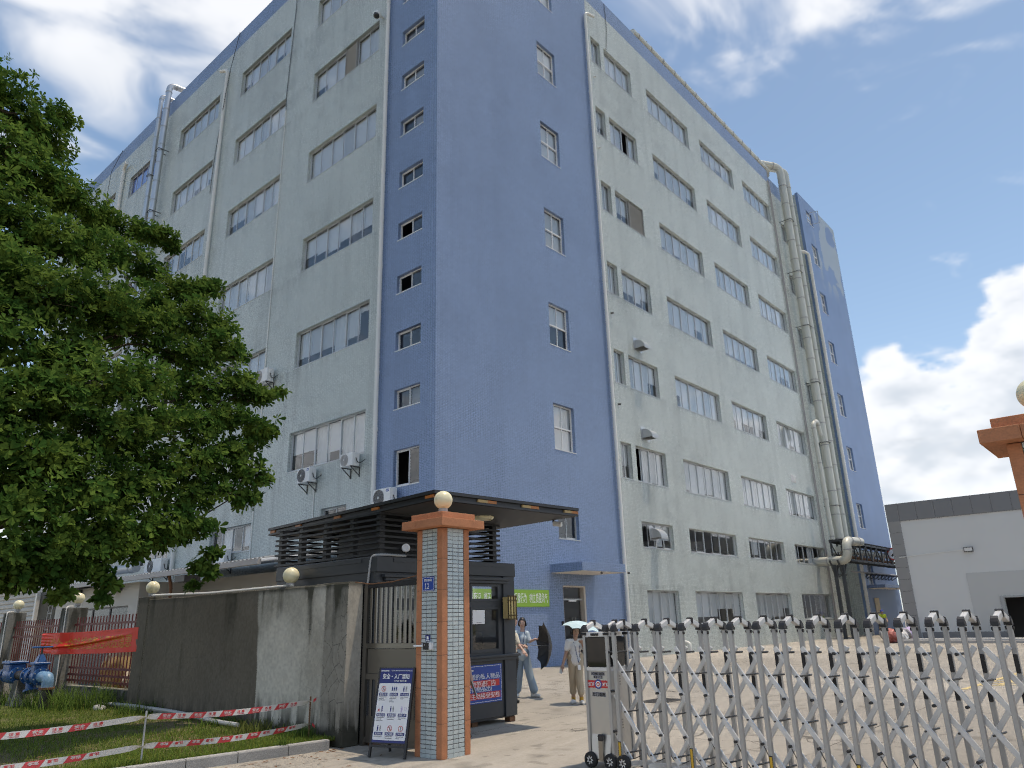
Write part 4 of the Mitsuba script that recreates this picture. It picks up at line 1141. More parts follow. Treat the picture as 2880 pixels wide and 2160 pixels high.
def weed(x, y, n, L, label, spread=0.3, colour=(0.10, 0.16, 0.035)):
    b = np.stack([x + RNG.normal(0, spread, n), y + RNG.normal(0, spread, n), np.zeros(n)], 1)
    b[:, 0] = np.minimum(b[:, 0], WX - 0.05)
    b[:, 2] = verge_z(b[:, 0], b[:, 1]) - 0.02
    a = RNG.uniform(0, 2 * np.pi, n)
    cc = np.array(colour) * RNG.uniform(0.55, 1.5, (n, 1))
    m, c = blades(b, RNG.uniform(0.5, 1.0, n) * L, np.stack([np.cos(a), np.sin(a)], 1) * RNG.uniform(0.3, 1.0, (n, 1)), RNG.uniform(0.010, 0.02, n), cc, 5, 0.62)
    k = thing('weed_clump', label, 'weeds')
    kk = name_for(k, 'leaves')
    scene[kk] = mikit.ply(m, 'm_grass', color=c)


weed(6.5, 17.6, 420, 0.75, 'tall arching weeds beside the blue elbow under the fence', 0.42)
weed(6.2, 18.9, 260, 0.5, 'weeds around the foot of the black riser pipe', 0.35)
weed(6.0, 20.6, 260, 0.5, 'weeds between the two sloping concrete blocks', 0.4)
weed(5.9, 22.6, 240, 0.5, 'weeds at the left edge below the black pipe', 0.5)
weed(6.75, 15.6, 160, 0.4, 'weeds at the foot of the wall near the fence end', 0.25)
weed(6.85, 12.6, 150, 0.28, 'low weeds along the foot of the dark wall part', 0.3)
weed(6.7, 11.2, 170, 0.34, 'thin weeds below the pale part of the wall', 0.25, (0.12, 0.14, 0.04))
weed(6.2, 9.74, 60, 0.2, 'small weed growing out of the kerb joint', 0.05)
weed(6.8, 10.2, 140, 0.3, 'weeds around the second tape stake by the wall', 0.16)
for nm, pts, r in (('grey plastic pipe lying along the foot of the wall', [(6.93, 18.6, 0.2), (6.9, 16.6, 0.26), (6.84, 14.2, 0.25), (6.72, 12.4, 0.2), (6.66, 11.75, 0.21)], 0.035), ('second grey plastic pipe lying behind the first by the wall', [(6.98, 18.4, 0.17), (6.97, 16.2, 0.19), (6.93, 13.9, 0.16)], 0.03)):
    solo('plastic_pipe', tube(bend(pts, 0.5), r, 8), 'm_pvc_grey', nm, 'pipe', smooth=40)
st_ = ball((6.55, 17.0, 0.2), 0.12, 2, (1, 1.3, 0.6)); st_.vertices += (meshkit.noise(st_.vertices * 9)[:, None] - .5) * 0.08
solo('stone', st_, 'm_pvc_grey', 'pale stone lying in the grass under the fence', 'stone')

nl = 240
lx = np.concatenate([RNG.uniform(-1, 6.9, nl // 2), RNG.uniform(4.2, 7.0, nl - nl // 2)]); ly = np.concatenate([kerb_y(lx[:nl // 2]) + RNG.uniform(0.15, 4.0, nl // 2), 9.5 - 1.3 * RNG.uniform(0, 1, nl - nl // 2) ** 2.5])
lz = np.where(np.arange(nl) < nl // 2, verge_z(lx, ly) + 0.03, 0.004)
la = RNG.uniform(0, 6.28, nl); ll = RNG.uniform(0.015, 0.05, nl)
du = np.stack([np.cos(la), np.sin(la), 0 * la], 1) * ll[:, None]; dv_ = np.stack([-np.sin(la), np.cos(la), 0 * la + 0.2], 1) * (ll * .4)[:, None]
lb = np.stack([lx, ly, lz], 1)
V4 = np.stack([lb - du, lb - dv_ * .9 + [0, 0, .001], lb + du, lb + dv_], 1).reshape(-1, 3)
ib = np.arange(nl)[:, None] * 4
struct('leaf_litter', trimesh.Trimesh(V4, np.vstack([ib + [0, 1, 2], ib + [0, 2, 3]]), process=False), 'm_rust', kind='stuff', label='scattered dry leaves on the grass and pavement')

# caution tape on two thin stakes
SA, SB, SC = np.array([4.42, 9.98, 0.0]), np.array([6.85, 10.06, 0.0]), np.array([1.9, 10.35, 0.0])
for c, z, lab in ((SA, 0.72, 'thin grey stake holding the caution tape behind the kerb'), (SB, 0.68, 'thin rusty stake holding the caution tape beside the wall'), (SC, 0.72, 'thin stake holding the caution tape outside the left edge')):
    solo('tape_stake', tube([c + [0, 0, 0.0], c + [0.0, 0.012, z * .5], c + [-0.005, 0, z]], 0.011, 6), 'm_pvc_grey' if c is SA else 'm_rust', lab, 'stake')


def tape(key, a, b, flip, phase):
    a, b = np.asarray(a, float), np.asarray(b, float)
    L = np.linalg.norm(b - a); d = (b - a) / L
    Wd = 0.072

    def at(s, t):
        f = s / L
        tw = 0.15 + 1.5 * np.exp(-((f - 1.02) / 0.05) ** 2) + 0.8 * np.exp(-((f + 0.02) / 0.04) ** 2) + 0.18 * np.sin(f * 9)
        n = np.cross(d, [0, 0, 1.0]); n /= np.linalg.norm(n)
        c = a + d * s[:, None] + np.array([0, 0, -1.0]) * (0.05 * np.sin(np.pi * f))[:, None]
        return c + (t - 0.5)[:, None] * Wd * (np.array([0, 0, 1.0]) * np.cos(tw)[:, None] + n * np.sin(tw)[:, None])

    part(key, 'band', ribbon(at, np.linspace(0, L, int(L / 0.04)), np.linspace(0, 1, 3)), 'm_tape_white', smooth=True)
    nrm = np.cross(d, [0, 0, 1.0]); nrm /= np.linalg.norm(nrm); nrm = nrm if nrm[1] < 0 else -nrm
    per = 0.42
    for i in range(int(L / per) + 1):
        s0 = i * per + phase * per
        if s0 + per > L:
            break
        R = ribbon(lambda s, t: at(s0 + s * per * 0.45 + (t - 0.5) * 0.05, t) + nrm * 0.002, np.linspace(0, 1, 6), np.linspace(0, 1, 3))
        part(key, 'red_stripe', R, 'm_tape_red', smooth=True)
        for s, off, bs in (('安全', 0.10, 'm_tape_white'), ('注 意', 0.56, 'm_tape_red')):
            m = text(s, 1); V = m.vertices; lo, hi = V.min(0), V.max(0)
            u, v = (V[:, 0] - lo[0]) / (hi[0] - lo[0]), (V[:, 1] - lo[1]) / (hi[1] - lo[1])
            if flip:
                u, v = 1 - u, 1 - v
            part(key, 'lettering', trimesh.Trimesh(at(s0 + per * (off + u * 0.26), 0.38 + 0.48 * v) + nrm * (0.004 + V[:, 2:3] * 0.3), m.faces, process=False), bs)
            m = text('SAFE' if off < .5 else 'CAUTION', 1, True, False); V = m.vertices; lo, hi = V.min(0), V.max(0)
            u, v = (V[:, 0] - lo[0]) / (hi[0] - lo[0]), (V[:, 1] - lo[1]) / (hi[1] - lo[1])
            if flip:
                u, v = 1 - u, 1 - v
            part(key, 'lettering', trimesh.Trimesh(at(s0 + per * (off + 0.02 + u * 0.22), 0.12 + 0.16 * v + (0.6 if flip else 0)) + nrm * (0.004 + V[:, 2:3] * 0.3), m.faces, process=False), bs)


for z, zb, flip, lab in ((0.655, 0.61, False, 'red and white caution tape strung over the grass, upper strip'), (0.325, 0.30, True, 'red and white caution tape strung over the grass, lower strip')):
    k = thing('caution_tape', lab, 'caution tape')
    tape(k, SC + [0, 0, z - 0.02], SA + [0, -0.012, z], flip, 0.1)
    tape(k, SA + [0.01, -0.012, z], SB + [0, -0.012, zb], flip, 0.35)
    part(k, 'loose_end', ribbon(lambda s, t: SB + np.stack([0.03 + s * 0.05, -0.02 + 0 * s, zb - 0.02 + 0.04 * t + 0.03 * s * (1 if not flip else -1.4)], 1), np.linspace(0, 1, 5), [0, 1]), 'm_tape_red')
# ------------------------------------------------------------------ guard booth
G = thing('guard_booth', 'dark grey guard booth with a louvred tower and broad flat black roof', 'guard booth')
GX0, GX1, GY0, GY1 = 7.37, 10.55, 9.26, 12.05
front = RECT(GX0, GX1 - 0.30, 0.12, 2.44)
holes = [(9.42, 10.17, 1.16, 1.91), (9.42, 10.17, 2.0, 2.30), (7.72, 8.55, 1.16, 1.91), (7.72, 8.55, 2.0, 2.30), (8.62, 9.32, 0.2, 2.25)]
for h in holes:
    front = front.difference(RECT(*h))
part(G, 'wall', prism(front, 0.06, faceR(GY0)), 'm_booth_paint')
part(G, 'wall', prism(RECT(GY0 + 0.06, GY1, 0.12, 2.44).difference(RECT(9.75, 11.6, 1.95, 2.36)), 0.06, faceL(GX1 - 0.06)), 'm_booth_paint')
part(G, 'wall', prism(RECT(GX0, GX1 - .06, 0.12, 2.44).difference(RECT(8.0, 10.0, 1.95, 2.36)), 0.06, faceR(GY1 - 0.06)), 'm_booth_paint')
part(G, 'wall', box(GX0, GY0 + 0.06, 0.12, GX0 + 0.06, GY1 - 0.06, 2.44), 'm_booth_paint')
part(G, 'corner_post', box(GX1 - 0.30, GY0 - 0.035, 0.10, GX1, GY0 + 0.06, 2.44, 0.006), 'm_booth_paint')
part(G, 'base_frame', cat([box(GX0 + .02, GY0 + .02, 0.08, GX1 - .02, GY0 + .12, 0.118), box(GX0 + .02, GY1 - .12, 0.08, GX1 - .02, GY1 - .02, 0.118)]), 'm_booth_dark')
for x, y in ((GX1 - 0.1, GY0 + 0.06), (9.6, GY0 + 0.15), (GX0 + 0.1, GY0 + 0.06), (GX1 - 0.1, GY1 - 0.1), (GX0 + 0.1, GY1 - 0.1)):
    part(G, 'foot', box(x - 0.07, y - 0.06, 0, x + 0.07, y + 0.06, 0.08), 'm_rust')
part(G, 'floor', box(GX0 + 0.06, GY0 + 0.12, 0.12, GX1 - 0.06, GY1 - 0.12, 0.16), 'm_booth_dark')
part(G, 'ceiling', box(GX0 + 0.06, GY0 + 0.06, 2.45, GX1 - 0.06, GY1 - 0.06, 2.5), 'm_booth_dark')
# fascia, mouldings, sill
part(G, 'fascia', cat([box(GX0 - 0.02, GY0 - 0.04, 2.44, GX1 + 0.03, GY1 + 0.02, 2.68, 0.008)]), 'm_booth_paint')
part(G, 'fascia_panel', cat([box(GX0 + 0.30, GY0 - 0.052, 2.60, GX1 - 0.33, GY0 - 0.041, 2.665), box(GX0 - 0.032, GY0 + 0.35, 2.60, GX0 - 0.021, GY1 - 0.1, 2.665)]), 'm_booth_paint')
part(G, 'moulding', cat([box(GX0 + 0.1, GY0 - 0.09, 2.36, GX1 - 0.17, GY0, 2.41, 0.006), box(GX0 + 0.14, GY0 - 0.06, 2.31, GX1 - 0.20, GY0, 2.36, 0.006)]), 'm_booth_paint')
part(G, 'sill', cat([box(GX0 - 0.02, GY0 - 0.11, 1.07, GX1 + 0.05, GY0, 1.115, 0.008), box(GX0 + 0.02, GY0 - 0.07, 1.02, GX1 + 0.02, GY0, 1.07, 0.006)]), 'm_booth_paint')
for a, b, c, d in holes[:4]:
    wk = part(G, 'window', cat([box(a, GY0 - 0.012, c, a + 0.05, GY0 + 0.05, d), box(b - 0.05, GY0 - 0.012, c, b, GY0 + 0.05, d), box(a + 0.05, GY0 - 0.012, c, b - 0.05, GY0 + 0.05, c + 0.05), box(a + 0.05, GY0 - 0.012, d - 0.04, b - 0.05, GY0 + 0.05, d)]), 'm_booth_paint')
    part(wk, 'pane', ribbon(lambda s, t: np.stack([s, s * 0 + GY0 + 0.02, t], 1), [a + 0.05, b - 0.05], [c + 0.05, d - 0.04]), 'm_glass')
dk = part(G, 'door', cat([box(8.62, GY0 + 0.01, 0.2, 9.32, GY0 + 0.045, 1.1), box(8.62, GY0 + 0.01, 2.18, 9.32, GY0 + 0.045, 2.25), box(8.62, GY0 + 0.01, 1.1, 8.72, GY0 + 0.045, 2.18), box(9.22, GY0 + 0.01, 1.1, 9.32, GY0 + 0.045, 2.18)]), 'm_booth_paint')
part(dk, 'pane', ribbon(lambda s, t: np.stack([s, s * 0 + GY0 + 0.03, t], 1), [8.72, 9.22], [1.1, 2.18]), 'm_glass')
part(dk, 'handle', bar((9.27, GY0 - 0.02, 1.0), (9.27, GY0 - 0.02, 1.18), 0.02, 0.03), 'm_stainless')
# louvred tower
TX0, TX1, TY0, TY1 = 7.62, 10.28, 9.50, 12.35
posts = [(TX0, TY0), (TX1, TY0), (TX0, TY1), (TX1, TY1), (TX0, TY0 + 0.70), (TX0, TY0 + 1.45), (TX0, TY0 + 2.2), (TX1 - 0.9, TY0), (TX0 + 0.9, TY0), (TX1, TY0 + 1.4), (TX0 + 1.3, TY1)]
for x, y in posts:
    part(G, 'louvre_post', box(x - 0.05, y - 0.05, 2.68, x + 0.05, y + 0.05, 3.40), 'm_booth_dark')
for i in range(8):
    z = 2.742 + i * 0.091
    e = 0.11
    for a, b, up in (((TX0 - e, TY0 - 0.065, z), (TX1 + e, TY0 - 0.065, z), (0, 1, 0.0)), ((TX0 - 0.065, TY0 - 0.02, z), (TX0 - 0.065, TY1 + e, z), (1, 0, 0)), ((TX1 + 0.065, TY0 - 0.02, z), (TX1 + 0.065, TY1 + e, z), (1, 0, 0)), ((TX0 - 0.02, TY1 + 0.065, z), (TX1 + 0.02, TY1 + 0.065, z), (0, 1, 0))):
        part(G, 'louvre_slat', bar(a, b, 0.034, 0.05, up=up), 'm_booth_dark')
part(G, 'inner_block', box(8.55, 10.75, 2.68, 9.7, 11.9, 3.38), 'm_booth_dark')
# flat roof, slightly skewed to the body
R0, R1, R2, R3 = np.array([7.40, 7.99]), np.array([10.68, 7.76]), np.array([11.2, 13.15]), np.array([7.90, 13.38])
roofp = sg.Polygon([R0, R1, R2, R3])
rf = part(G, 'roof', cat([prism(roofp, 0.05, ((0, 0, 3.50), (1, 0, 0), (0, 1, 0), (0, 0, 1))), prism(roofp.buffer(-0.05, join_style=2), 0.095, ((0, 0, 3.405), (1, 0, 0), (0, 1, 0), (0, 0, 1))), prism(roofp.buffer(-0.012, join_style=2), 0.035, ((0, 0, 3.405), (1, 0, 0), (0, 1, 0), (0, 0, 1)))]), 'm_booth_dark')
part(rf, 'soffit', prism(roofp.buffer(-0.06, join_style=2), 0.004, ((0, 0, 3.399), (1, 0, 0), (0, 1, 0), (0, 0, 1))), 'm_roof_underside')
for a, b, fr in ((R0, R3, (0.03, 0.30, 0.52, 0.78, 0.97)), (R0, R1, (0.30, 0.36, 0.60, 0.66, 0.92, 0.97))):
    d = (b - a) / np.linalg.norm(b - a); nn = np.array([d[1], -d[0]])
    nn = nn if nn @ (a - np.array([9.3, 10.6])) > 0 else -nn
    for j, f in enumerate(fr):
        p = a + (b - a) * f
        m = 'm_amber_pale' if (j % 2 == 0 and b is R1) else 'm_amber'
        part(rf, 'reflector', bar((*(p - d * 0.10 - nn * 0.035), 3.468), (*(p + d * 0.10 - nn * 0.035), 3.468), 0.035, 0.045), m)
part(rf, 'ceiling_lamp', lathe((9.33, 8.85, 3.40), [(0.20, 0), (0.20, -0.02), (0.17, -0.05), (0, -0.055)], n=28), 'm_globe', smooth=40)
k = thing('bullet_camera', 'dark round camera under the right end of the booth roof', 'security camera')
part(k, 'housing', cyl((10.62, 8.3, 3.33), (10.66, 8.15, 3.30), 0.045, 12), 'm_ac_white')
part(k, 'mount', cyl((10.62, 8.3, 3.40), (10.62, 8.3, 3.33), 0.02, 8), 'm_black_plastic')
fl2 = thing('spotlight', 'small round white lamp fixed to the louvres of the guard booth', 'spotlight')
part(fl2, 'head', lathe((8.02, 9.34, 2.84), [(0.068, 0.0), (0.068, 0.03), (0.06, 0.04), (0, 0.042)], (-0.55, -0.8, 0.1), 20), 'm_white_print')
part(fl2, 'arm', bar((8.02, 9.35, 2.69), (8.02, 9.35, 2.82), 0.02, 0.02), 'm_booth_dark')
part(G, 'cable_duct', tube(bend([(7.9, GY0 - 0.06, 2.70), (7.45, GY0 - 0.06, 2.70), (7.355, GY0 + 0.12, 2.70), (7.34, GY0 + 0.18, 2.2)], 0.08), 0.018, 8), 'm_pvc_grey', smooth=40)
k = solo('overhead_cable', tube([(7.12, 9.45, 2.29), (7.13, 9.1, 2.245), (7.13, 8.6, 2.25), (7.13, 8.06, 2.31)], 0.008, 5), 'm_rust', 'thin brown cable sagging from the wall top to the tiled pillar', 'cable')
# lantern on the corner post
wl = thing('wall_lantern', 'amber wall lantern with dark bars on the corner of the guard booth', 'wall lantern')
part(wl, 'shade', box(10.22, GY0 - 0.17, 1.71, 10.42, GY0 - 0.04, 2.08), 'm_lamp_amber')
for x in (10.215, 10.28, 10.36, 10.425):
    part(wl, 'bar', box(x - 0.008, GY0 - 0.185, 1.68, x + 0.008, GY0 - 0.171, 2.11), 'm_bronze')
for z in (1.70, 1.76, 2.02, 2.09):
    part(wl, 'bar', cat([box(10.205, GY0 - 0.198, z - 0.008, 10.435, GY0 - 0.186, z + 0.008), box(10.421, GY0 - 0.185, z - 0.008, 10.435, GY0 - 0.04, z + 0.008)]), 'm_bronze')
# notices on the booth
nb = solo('security_notice', box(9.05, GY0 - 0.014, 0.36, 10.175, GY0 - 0.002, 0.965), 'm_blue_print', 'blue notice board with white characters and red bands below the booth window', 'notice')
part(nb, 'border', cat([box(9.065, GY0 - 0.0155, 0.378, 10.16, GY0 - 0.0142, 0.384), box(9.065, GY0 - 0.0155, 0.941, 10.16, GY0 - 0.0142, 0.947), box(10.154, GY0 - 0.0155, 0.384, 10.16, GY0 - 0.0142, 0.941)]), 'm_white_print')
for z0 in (0.615, 0.425):
    part(nb, 'red_band', box(9.08, GY0 - 0.0162, z0, 10.13 if z0 < .5 else 10.11, GY0 - 0.0142, z0 + 0.105), 'm_red_paint')
for s, z0, xr in (('非必须的私人物品', 0.735, 10.11), ('请勿带进厂内', 0.622, 10.0), ('所有物品出厂', 0.54, 10.0), ('须主动接受安检', 0.432, 10.11)):
    wtx = 0.118 * len(s)
    part(nb, 'lettering', lay(text(s, 1, False), (xr - wtx, GY0 - 0.0165, z0), (1, 0, 0), (0, 0, 1), (wtx, 0.09)), 'm_white_print')
part(nb, 'lettering', lay(text('技集团', 1), (9.32, GY0 - 0.0145, 0.87), (1, 0, 0), (0, 0, 1), (0.15, 0.03)), 'm_white_print')
pp_ = solo('paper_notice', box(9.46, GY0 - 0.022, 1.63, 9.76, GY0 - 0.013, 1.86), 'm_white_print', 'white paper notice taped to the booth window', 'notice')
part(pp_, 'caption', box(9.55, GY0 - 0.0235, 1.652, 9.68, GY0 - 0.0221, 1.662), 'm_grey_print')
# inside
ds_ = thing('desk', 'dark desk inside the guard booth behind the window', 'desk')
part(ds_, 'top', box(9.2, 9.5, 0.95, 10.4, 10.1, 1.0), 'm_booth_dark')
for x in (9.25, 10.33):
    part(ds_, 'leg', box(x, 9.55, 0.16, x + 0.05, 10.05, 0.95), 'm_booth_dark')
mn = thing('monitor', 'black computer monitor standing on the desk inside the booth', 'monitor')
part(mn, 'screen', box(9.72, 9.75, 1.16, 10.24, 9.79, 1.5, 0.006), 'm_black_plastic')
part(mn, 'stand', cat([box(9.94, 9.79, 1.0, 10.02, 9.82, 1.25), box(9.86, 9.72, 1.0, 10.1, 9.88, 1.012)]), 'm_black_plastic')
hh = thing('hard_hat', 'white hard hat on the desk inside the booth window', 'hard hat')
part(hh, 'shell', lathe((9.86, 9.6, 1.005), [(0.155, 0.0), (0.15, 0.02), (0.125, 0.03), (0.118, 0.09), (0.08, 0.14), (0.0, 0.155)], n=20), 'm_white_print', smooth=True)
part(hh, 'ridge', tube([(9.86, 9.50, 1.10), (9.86, 9.56, 1.155), (9.86, 9.64, 1.155), (9.86, 9.70, 1.10)], 0.014, 6), 'm_white_print')

# ------------------------------------------------------------------ tiled gate pillars
def pillar(yc, label, tiles_as_parts):
    k = thing('gate_pillar', label, 'gate pillar')
    x0, x1, y0, y1 = 7.13, 7.65, yc - 0.256, yc + 0.256
    part(k, 'core', box(x0 + 0.006, y0 + 0.006, 0, x1 - 0.006, y1 - 0.006, 2.93), 'm_grout')
    cw, n = 0.10, 7
    for sx, sy in ((0, 0), (0, 1), (1, 0), (1, 1)):
        for i in range(n):
            z0, z1 = i * 2.93 / n + 0.002, (i + 1) * 2.93 / n - 0.002
            xa = x0 - 0.004 if sx == 0 else x1 - cw
            ya = y0 - 0.004 if sy == 0 else y1 - cw
            part(k, 'corner_stone', box(xa, ya, z0, xa + cw + 0.004, ya + cw + 0.004, z1, 0.004), 'm_orange_stone')
    tw, th, rows = (0.512 - 2 * cw) / 3, 2.93 / 54, 54
    var = ['m_tile_pale', 'm_tile_pale_b', 'm_tile_pale_c']
    plyX = [mikit.ply(box(x0 - 0.001, 0.005, 0.005, x0 + 0.02, tw - 0.005, th - 0.005, 0.0015), v) for v in var]
    plyY = [mikit.ply(box(0.005, y0 - 0.001, 0.005, tw - 0.005, y0 + 0.02, th - 0.005, 0.0015), v) for v in var]
    q = random.Random(int(yc * 10))
    count, rest = 0, []
    for face in 'XY':
        for r in range(rows):
            for c in range(3):
                v = q.choice([0, 0, 0, 1, 2])
                off = (0, y0 + cw + c * tw, r * th) if face == 'X' else (x0 + cw + c * tw, 0, r * th)
                vis = tiles_as_parts(face, r, c)
                if vis and count < 300:
                    M = np.eye(4); M[:3, 3] = off
                    copy_part(k, 'tile', (plyX if face == 'X' else plyY)[v], M); count += 1
                else:
                    m = box(x0 - 0.001, 0.003, 0.003, x0 + 0.02, tw - 0.003, th - 0.003) if face == 'X' else box(0.003, y0 - 0.001, 0.003, tw - 0.003, y0 + 0.02, th - 0.003)
                    m.apply_translation(off); rest.append(m)
                # the two far faces
                m = box(x1 - 0.02, 0.003, 0.003, x1 + 0.001, tw - 0.003, th - 0.003) if face == 'X' else box(0.003, y1 - 0.02, 0.003, tw - 0.003, y1 + 0.001, th - 0.003)
                m.apply_translation(off if face == 'Y' else (0, off[1], off[2])); rest.append(m)
    part(k, 'tiling', cat(rest), 'm_tile_pale', stuff=True)
    cx = (x0 + x1) / 2
    for h, z0, z1, j in ((0.42, 2.935, 3.05, 0.14), (0.325, 3.052, 3.145, 0.0)):
        for (a, b) in ((-h, -0.02 + j), (-0.016 + j, h)):
            part(k, 'cap_stone', box(cx - h, yc + a, z0, cx + h, yc + b, z1, 0.004), 'm_orange_stone')
    return k


PIL = pillar(7.795, 'orange cornered tiled gate pillar with house number plate beside the guard booth', lambda f, r, c: r >= 2)
PIL2 = pillar(0.56, 'orange cornered tiled gate pillar cut off at the right edge', lambda f, r, c: f == 'X' and c == 2 and r > 24)
globe_lamp((7.39, 7.795, 3.365), 0.135, 'large cream globe lamp on the tiled pillar beside the booth roof', 0.085)
globe_lamp((7.39, 0.56, 3.365), 0.135, 'large cream globe lamp on the pillar at the right edge', 0.085)
pn = solo('house_number_plate', box(7.113, 7.685, 2.085, 7.122, 7.925, 2.275, 0.002), 'm_blue_print', 'blue house number plate reading 12 on the tiled pillar', 'sign')
part(pn, 'border', cat([box(7.111, 7.693, 2.093, 7.1128, 7.917, 2.097), box(7.111, 7.693, 2.263, 7.1128, 7.917, 2.267), box(7.111, 7.693, 2.097, 7.1128, 7.697, 2.263), box(7.111, 7.913, 2.097, 7.1128, 7.917, 2.263)]), 'm_white_print')
part(pn, 'lettering', lay(text('建设四路', 1, False), (7.1128, 7.885, 2.212), (0, -1, 0), (0, 0, 1), (0.165, 0.036)), 'm_white_print')
part(pn, 'lettering', lay(text('12', 1, False, False), (7.1128, 7.865, 2.112), (0, -1, 0), (0, 0, 1), (0.085, 0.08)), 'm_white_print')
ns = solo('intercom_sticker', box(7.121, 7.762, 1.43, 7.1265, 7.858, 1.512), 'm_navy_print', 'small navy access sticker above the black card reader on the pillar', 'sign')
part(ns, 'symbol', cat([box(7.1195, 7.79, 1.455, 7.1208, 7.83, 1.495), box(7.1195, 7.775, 1.437, 7.1208, 7.845, 1.447)]), 'm_white_print')
cr_ = thing('card_reader', 'black card reader with a white arm on the tiled pillar', 'card reader')
part(cr_, 'body', box(7.05, 7.735, 1.325, 7.075, 7.835, 1.415, 0.006), 'm_black_plastic')
part(cr_, 'backing', box(7.075, 7.70, 1.325, 7.128, 7.82, 1.415, 0.004), 'm_white_print')
part(cr_, 'keyhole', box(7.048, 7.785, 1.375, 7.0502, 7.80, 1.397), 'm_grey_print')
part(cr_, 'arm', box(7.085, 7.835, 1.362, 7.115, 8.06, 1.385), 'm_white_print')

# ------------------------------------------------------------------ pedestrian gate
PG = thing('pedestrian_gate', 'stainless steel pedestrian gate between the stained wall and the tiled pillar', 'gate')
gxp = 7.36
part(PG, 'jamb', box(gxp - 0.04, 9.40, 0, gxp + 0.04, 9.48, 2.28), 'm_stainless_sheet')
part(PG, 'jamb', box(gxp - 0.04, 8.08, 0, gxp + 0.04, 8.14, 2.28), 'm_stainless_sheet')
part(PG, 'top_rail', box(gxp - 0.03, 8.14, 2.20, gxp + 0.03, 9.40, 2.28), 'm_booth_dark')
part(PG, 'mid_rail', box(gxp - 0.025, 8.14, 1.33, gxp + 0.025, 9.40, 1.40), 'm_stainless')
for i in range(11):
    y = 9.33 - i * 0.112
    part(PG, 'bar', box(gxp - 0.02, y - 0.024, 1.40, gxp + 0.0, y + 0.024, 2.20, 0.003), 'm_stainless')
part(PG, 'sheet_panel', box(gxp - 0.012, 8.16, 0.98, gxp + 0.012, 9.38, 1.32), 'm_stainless_sheet')
part(PG, 'low_rail', box(gxp - 0.025, 8.14, 0.90, gxp + 0.025, 9.40, 0.975), 'm_stainless_sheet')
part(PG, 'sheet_panel', box(gxp - 0.012, 8.16, 0.12, gxp + 0.012, 9.38, 0.40), 'm_stainless_sheet')
for i in range(9):
    y = 9.30 - i * 0.135
    part(PG, 'bar', box(gxp - 0.015, y - 0.018, 0.40, gxp + 0.005, y + 0.018, 0.90), 'm_stainless_sheet')
part(PG, 'bottom_rail', box(gxp - 0.025, 8.14, 0.05, gxp + 0.025, 9.40, 0.12), 'm_stainless_sheet')

# ------------------------------------------------------------------ A-frame notice board
AF = thing('sandwich_board', 'leaning blue and white safety notice board on a black stand before the gate', 'notice board')
u_ = np.array([0.282, -0.959, 0.0]); u_ /= np.linalg.norm(u_)
n_ = np.array([0.959, 0.282, 0.0]); n_ /= np.linalg.norm(n_)
v_ = n_ * 0.2 + np.array([0, 0, 1.0]); v_ /= np.linalg.norm(v_)
o_ = np.array([6.767, 8.536, 0.17]); f_ = np.cross(u_, v_)
BW, BH = 0.568, 0.945


def on(a, b, lift=0.0):      # a, b as fractions from the top left
    return o_ + u_ * (a * BW) + v_ * ((1 - b) * BH) + f_ * lift


def sheet(a0, b0, a1, b1, bs, name, lift=0.002, r=0.0, key=None):
    p = RECT(a0 * BW, a1 * BW, (1 - b1) * BH, (1 - b0) * BH)
    if r:
        p = p.buffer(-r).buffer(r, quad_segs=4)
    return part(key or AF, name, prism(p, 0.0012, (o_ + f_ * lift, u_, v_, f_)), bs)


part(AF, 'board', prism(RECT(0, BW, 0, BH), 0.02, (o_ - f_ * 0.02, u_, v_, f_)), 'm_black_plastic')
sheet(0.022, 0.014, 0.978, 0.985, 'm_navy_print', 'poster', 0.0)
sheet(0.05, 0.213, 0.95, 0.955, 'm_white_print', 'white_field', 0.0025, 0.02)
for a in (0.015, 0.985):
    p = on(a, 1, 0)
    part(AF, 'leg', bar(p - v_ * 0.165 - f_ * 0.012, p + v_ * BH - f_ * 0.012, 0.03, 0.03, up=tuple(f_)), 'm_black_plastic')
    q0 = p + v_ * BH * 0.97 - f_ * 0.03
    part(AF, 'leg', bar(q0, np.array([*(q0[:2] + n_[:2] * 0.26), 0.0]), 0.025, 0.025, up=tuple(n_)), 'm_black_plastic')
part(AF, 'brace', bar(on(0, 1.03, -0.012), on(1, 1.03, -0.012), 0.03, 0.03, up=tuple(f_)), 'm_black_plastic')


def words(s, a0, b0, a1, b1, bs, cjk=True):
    part(AF, 'lettering', lay(text(s, 1, s[0] in '安N', cjk), on(a0, b1, 0.0055), u_, v_, ((a1 - a0) * BW, (b1 - b0) * BH), 0.0), bs)


words('安全·入厂须知', 0.13, 0.085, 0.88, 0.158, 'm_white_print')
words('NOTICE', 0.48, 0.172, 0.82, 0.192, 'm_white_print', False)
sheet(0.06, 0.040, 0.30, 0.052, 'm_white_print', 'masthead', 0.004)
sheet(0.36, 0.043, 0.95, 0.049, 'm_white_print', 'masthead', 0.004)


def glyph(polys, bs, lift=0.005):
    part(AF, 'pictogram', cat([prism(p, 0.0012, (o_ + f_ * lift, u_, v_, f_)) for p in polys]), bs)


def disc(a, b, r):
    return sg.Point(a * BW, (1 - b) * BH).buffer(r, quad_segs=6)


def figure(a, b, h):
    x, y = a * BW, (1 - b) * BH
    return [sg.Point(x, y + h * .36).buffer(h * .13, quad_segs=4), sg.box(x - h * .14, y - h * .08, x + h * .14, y + h * .22), sg.box(x - h * .12, y - h * .46, x - h * .02, y - h * .08), sg.box(x + h * .02, y - h * .46, x + h * .12, y - h * .08)]


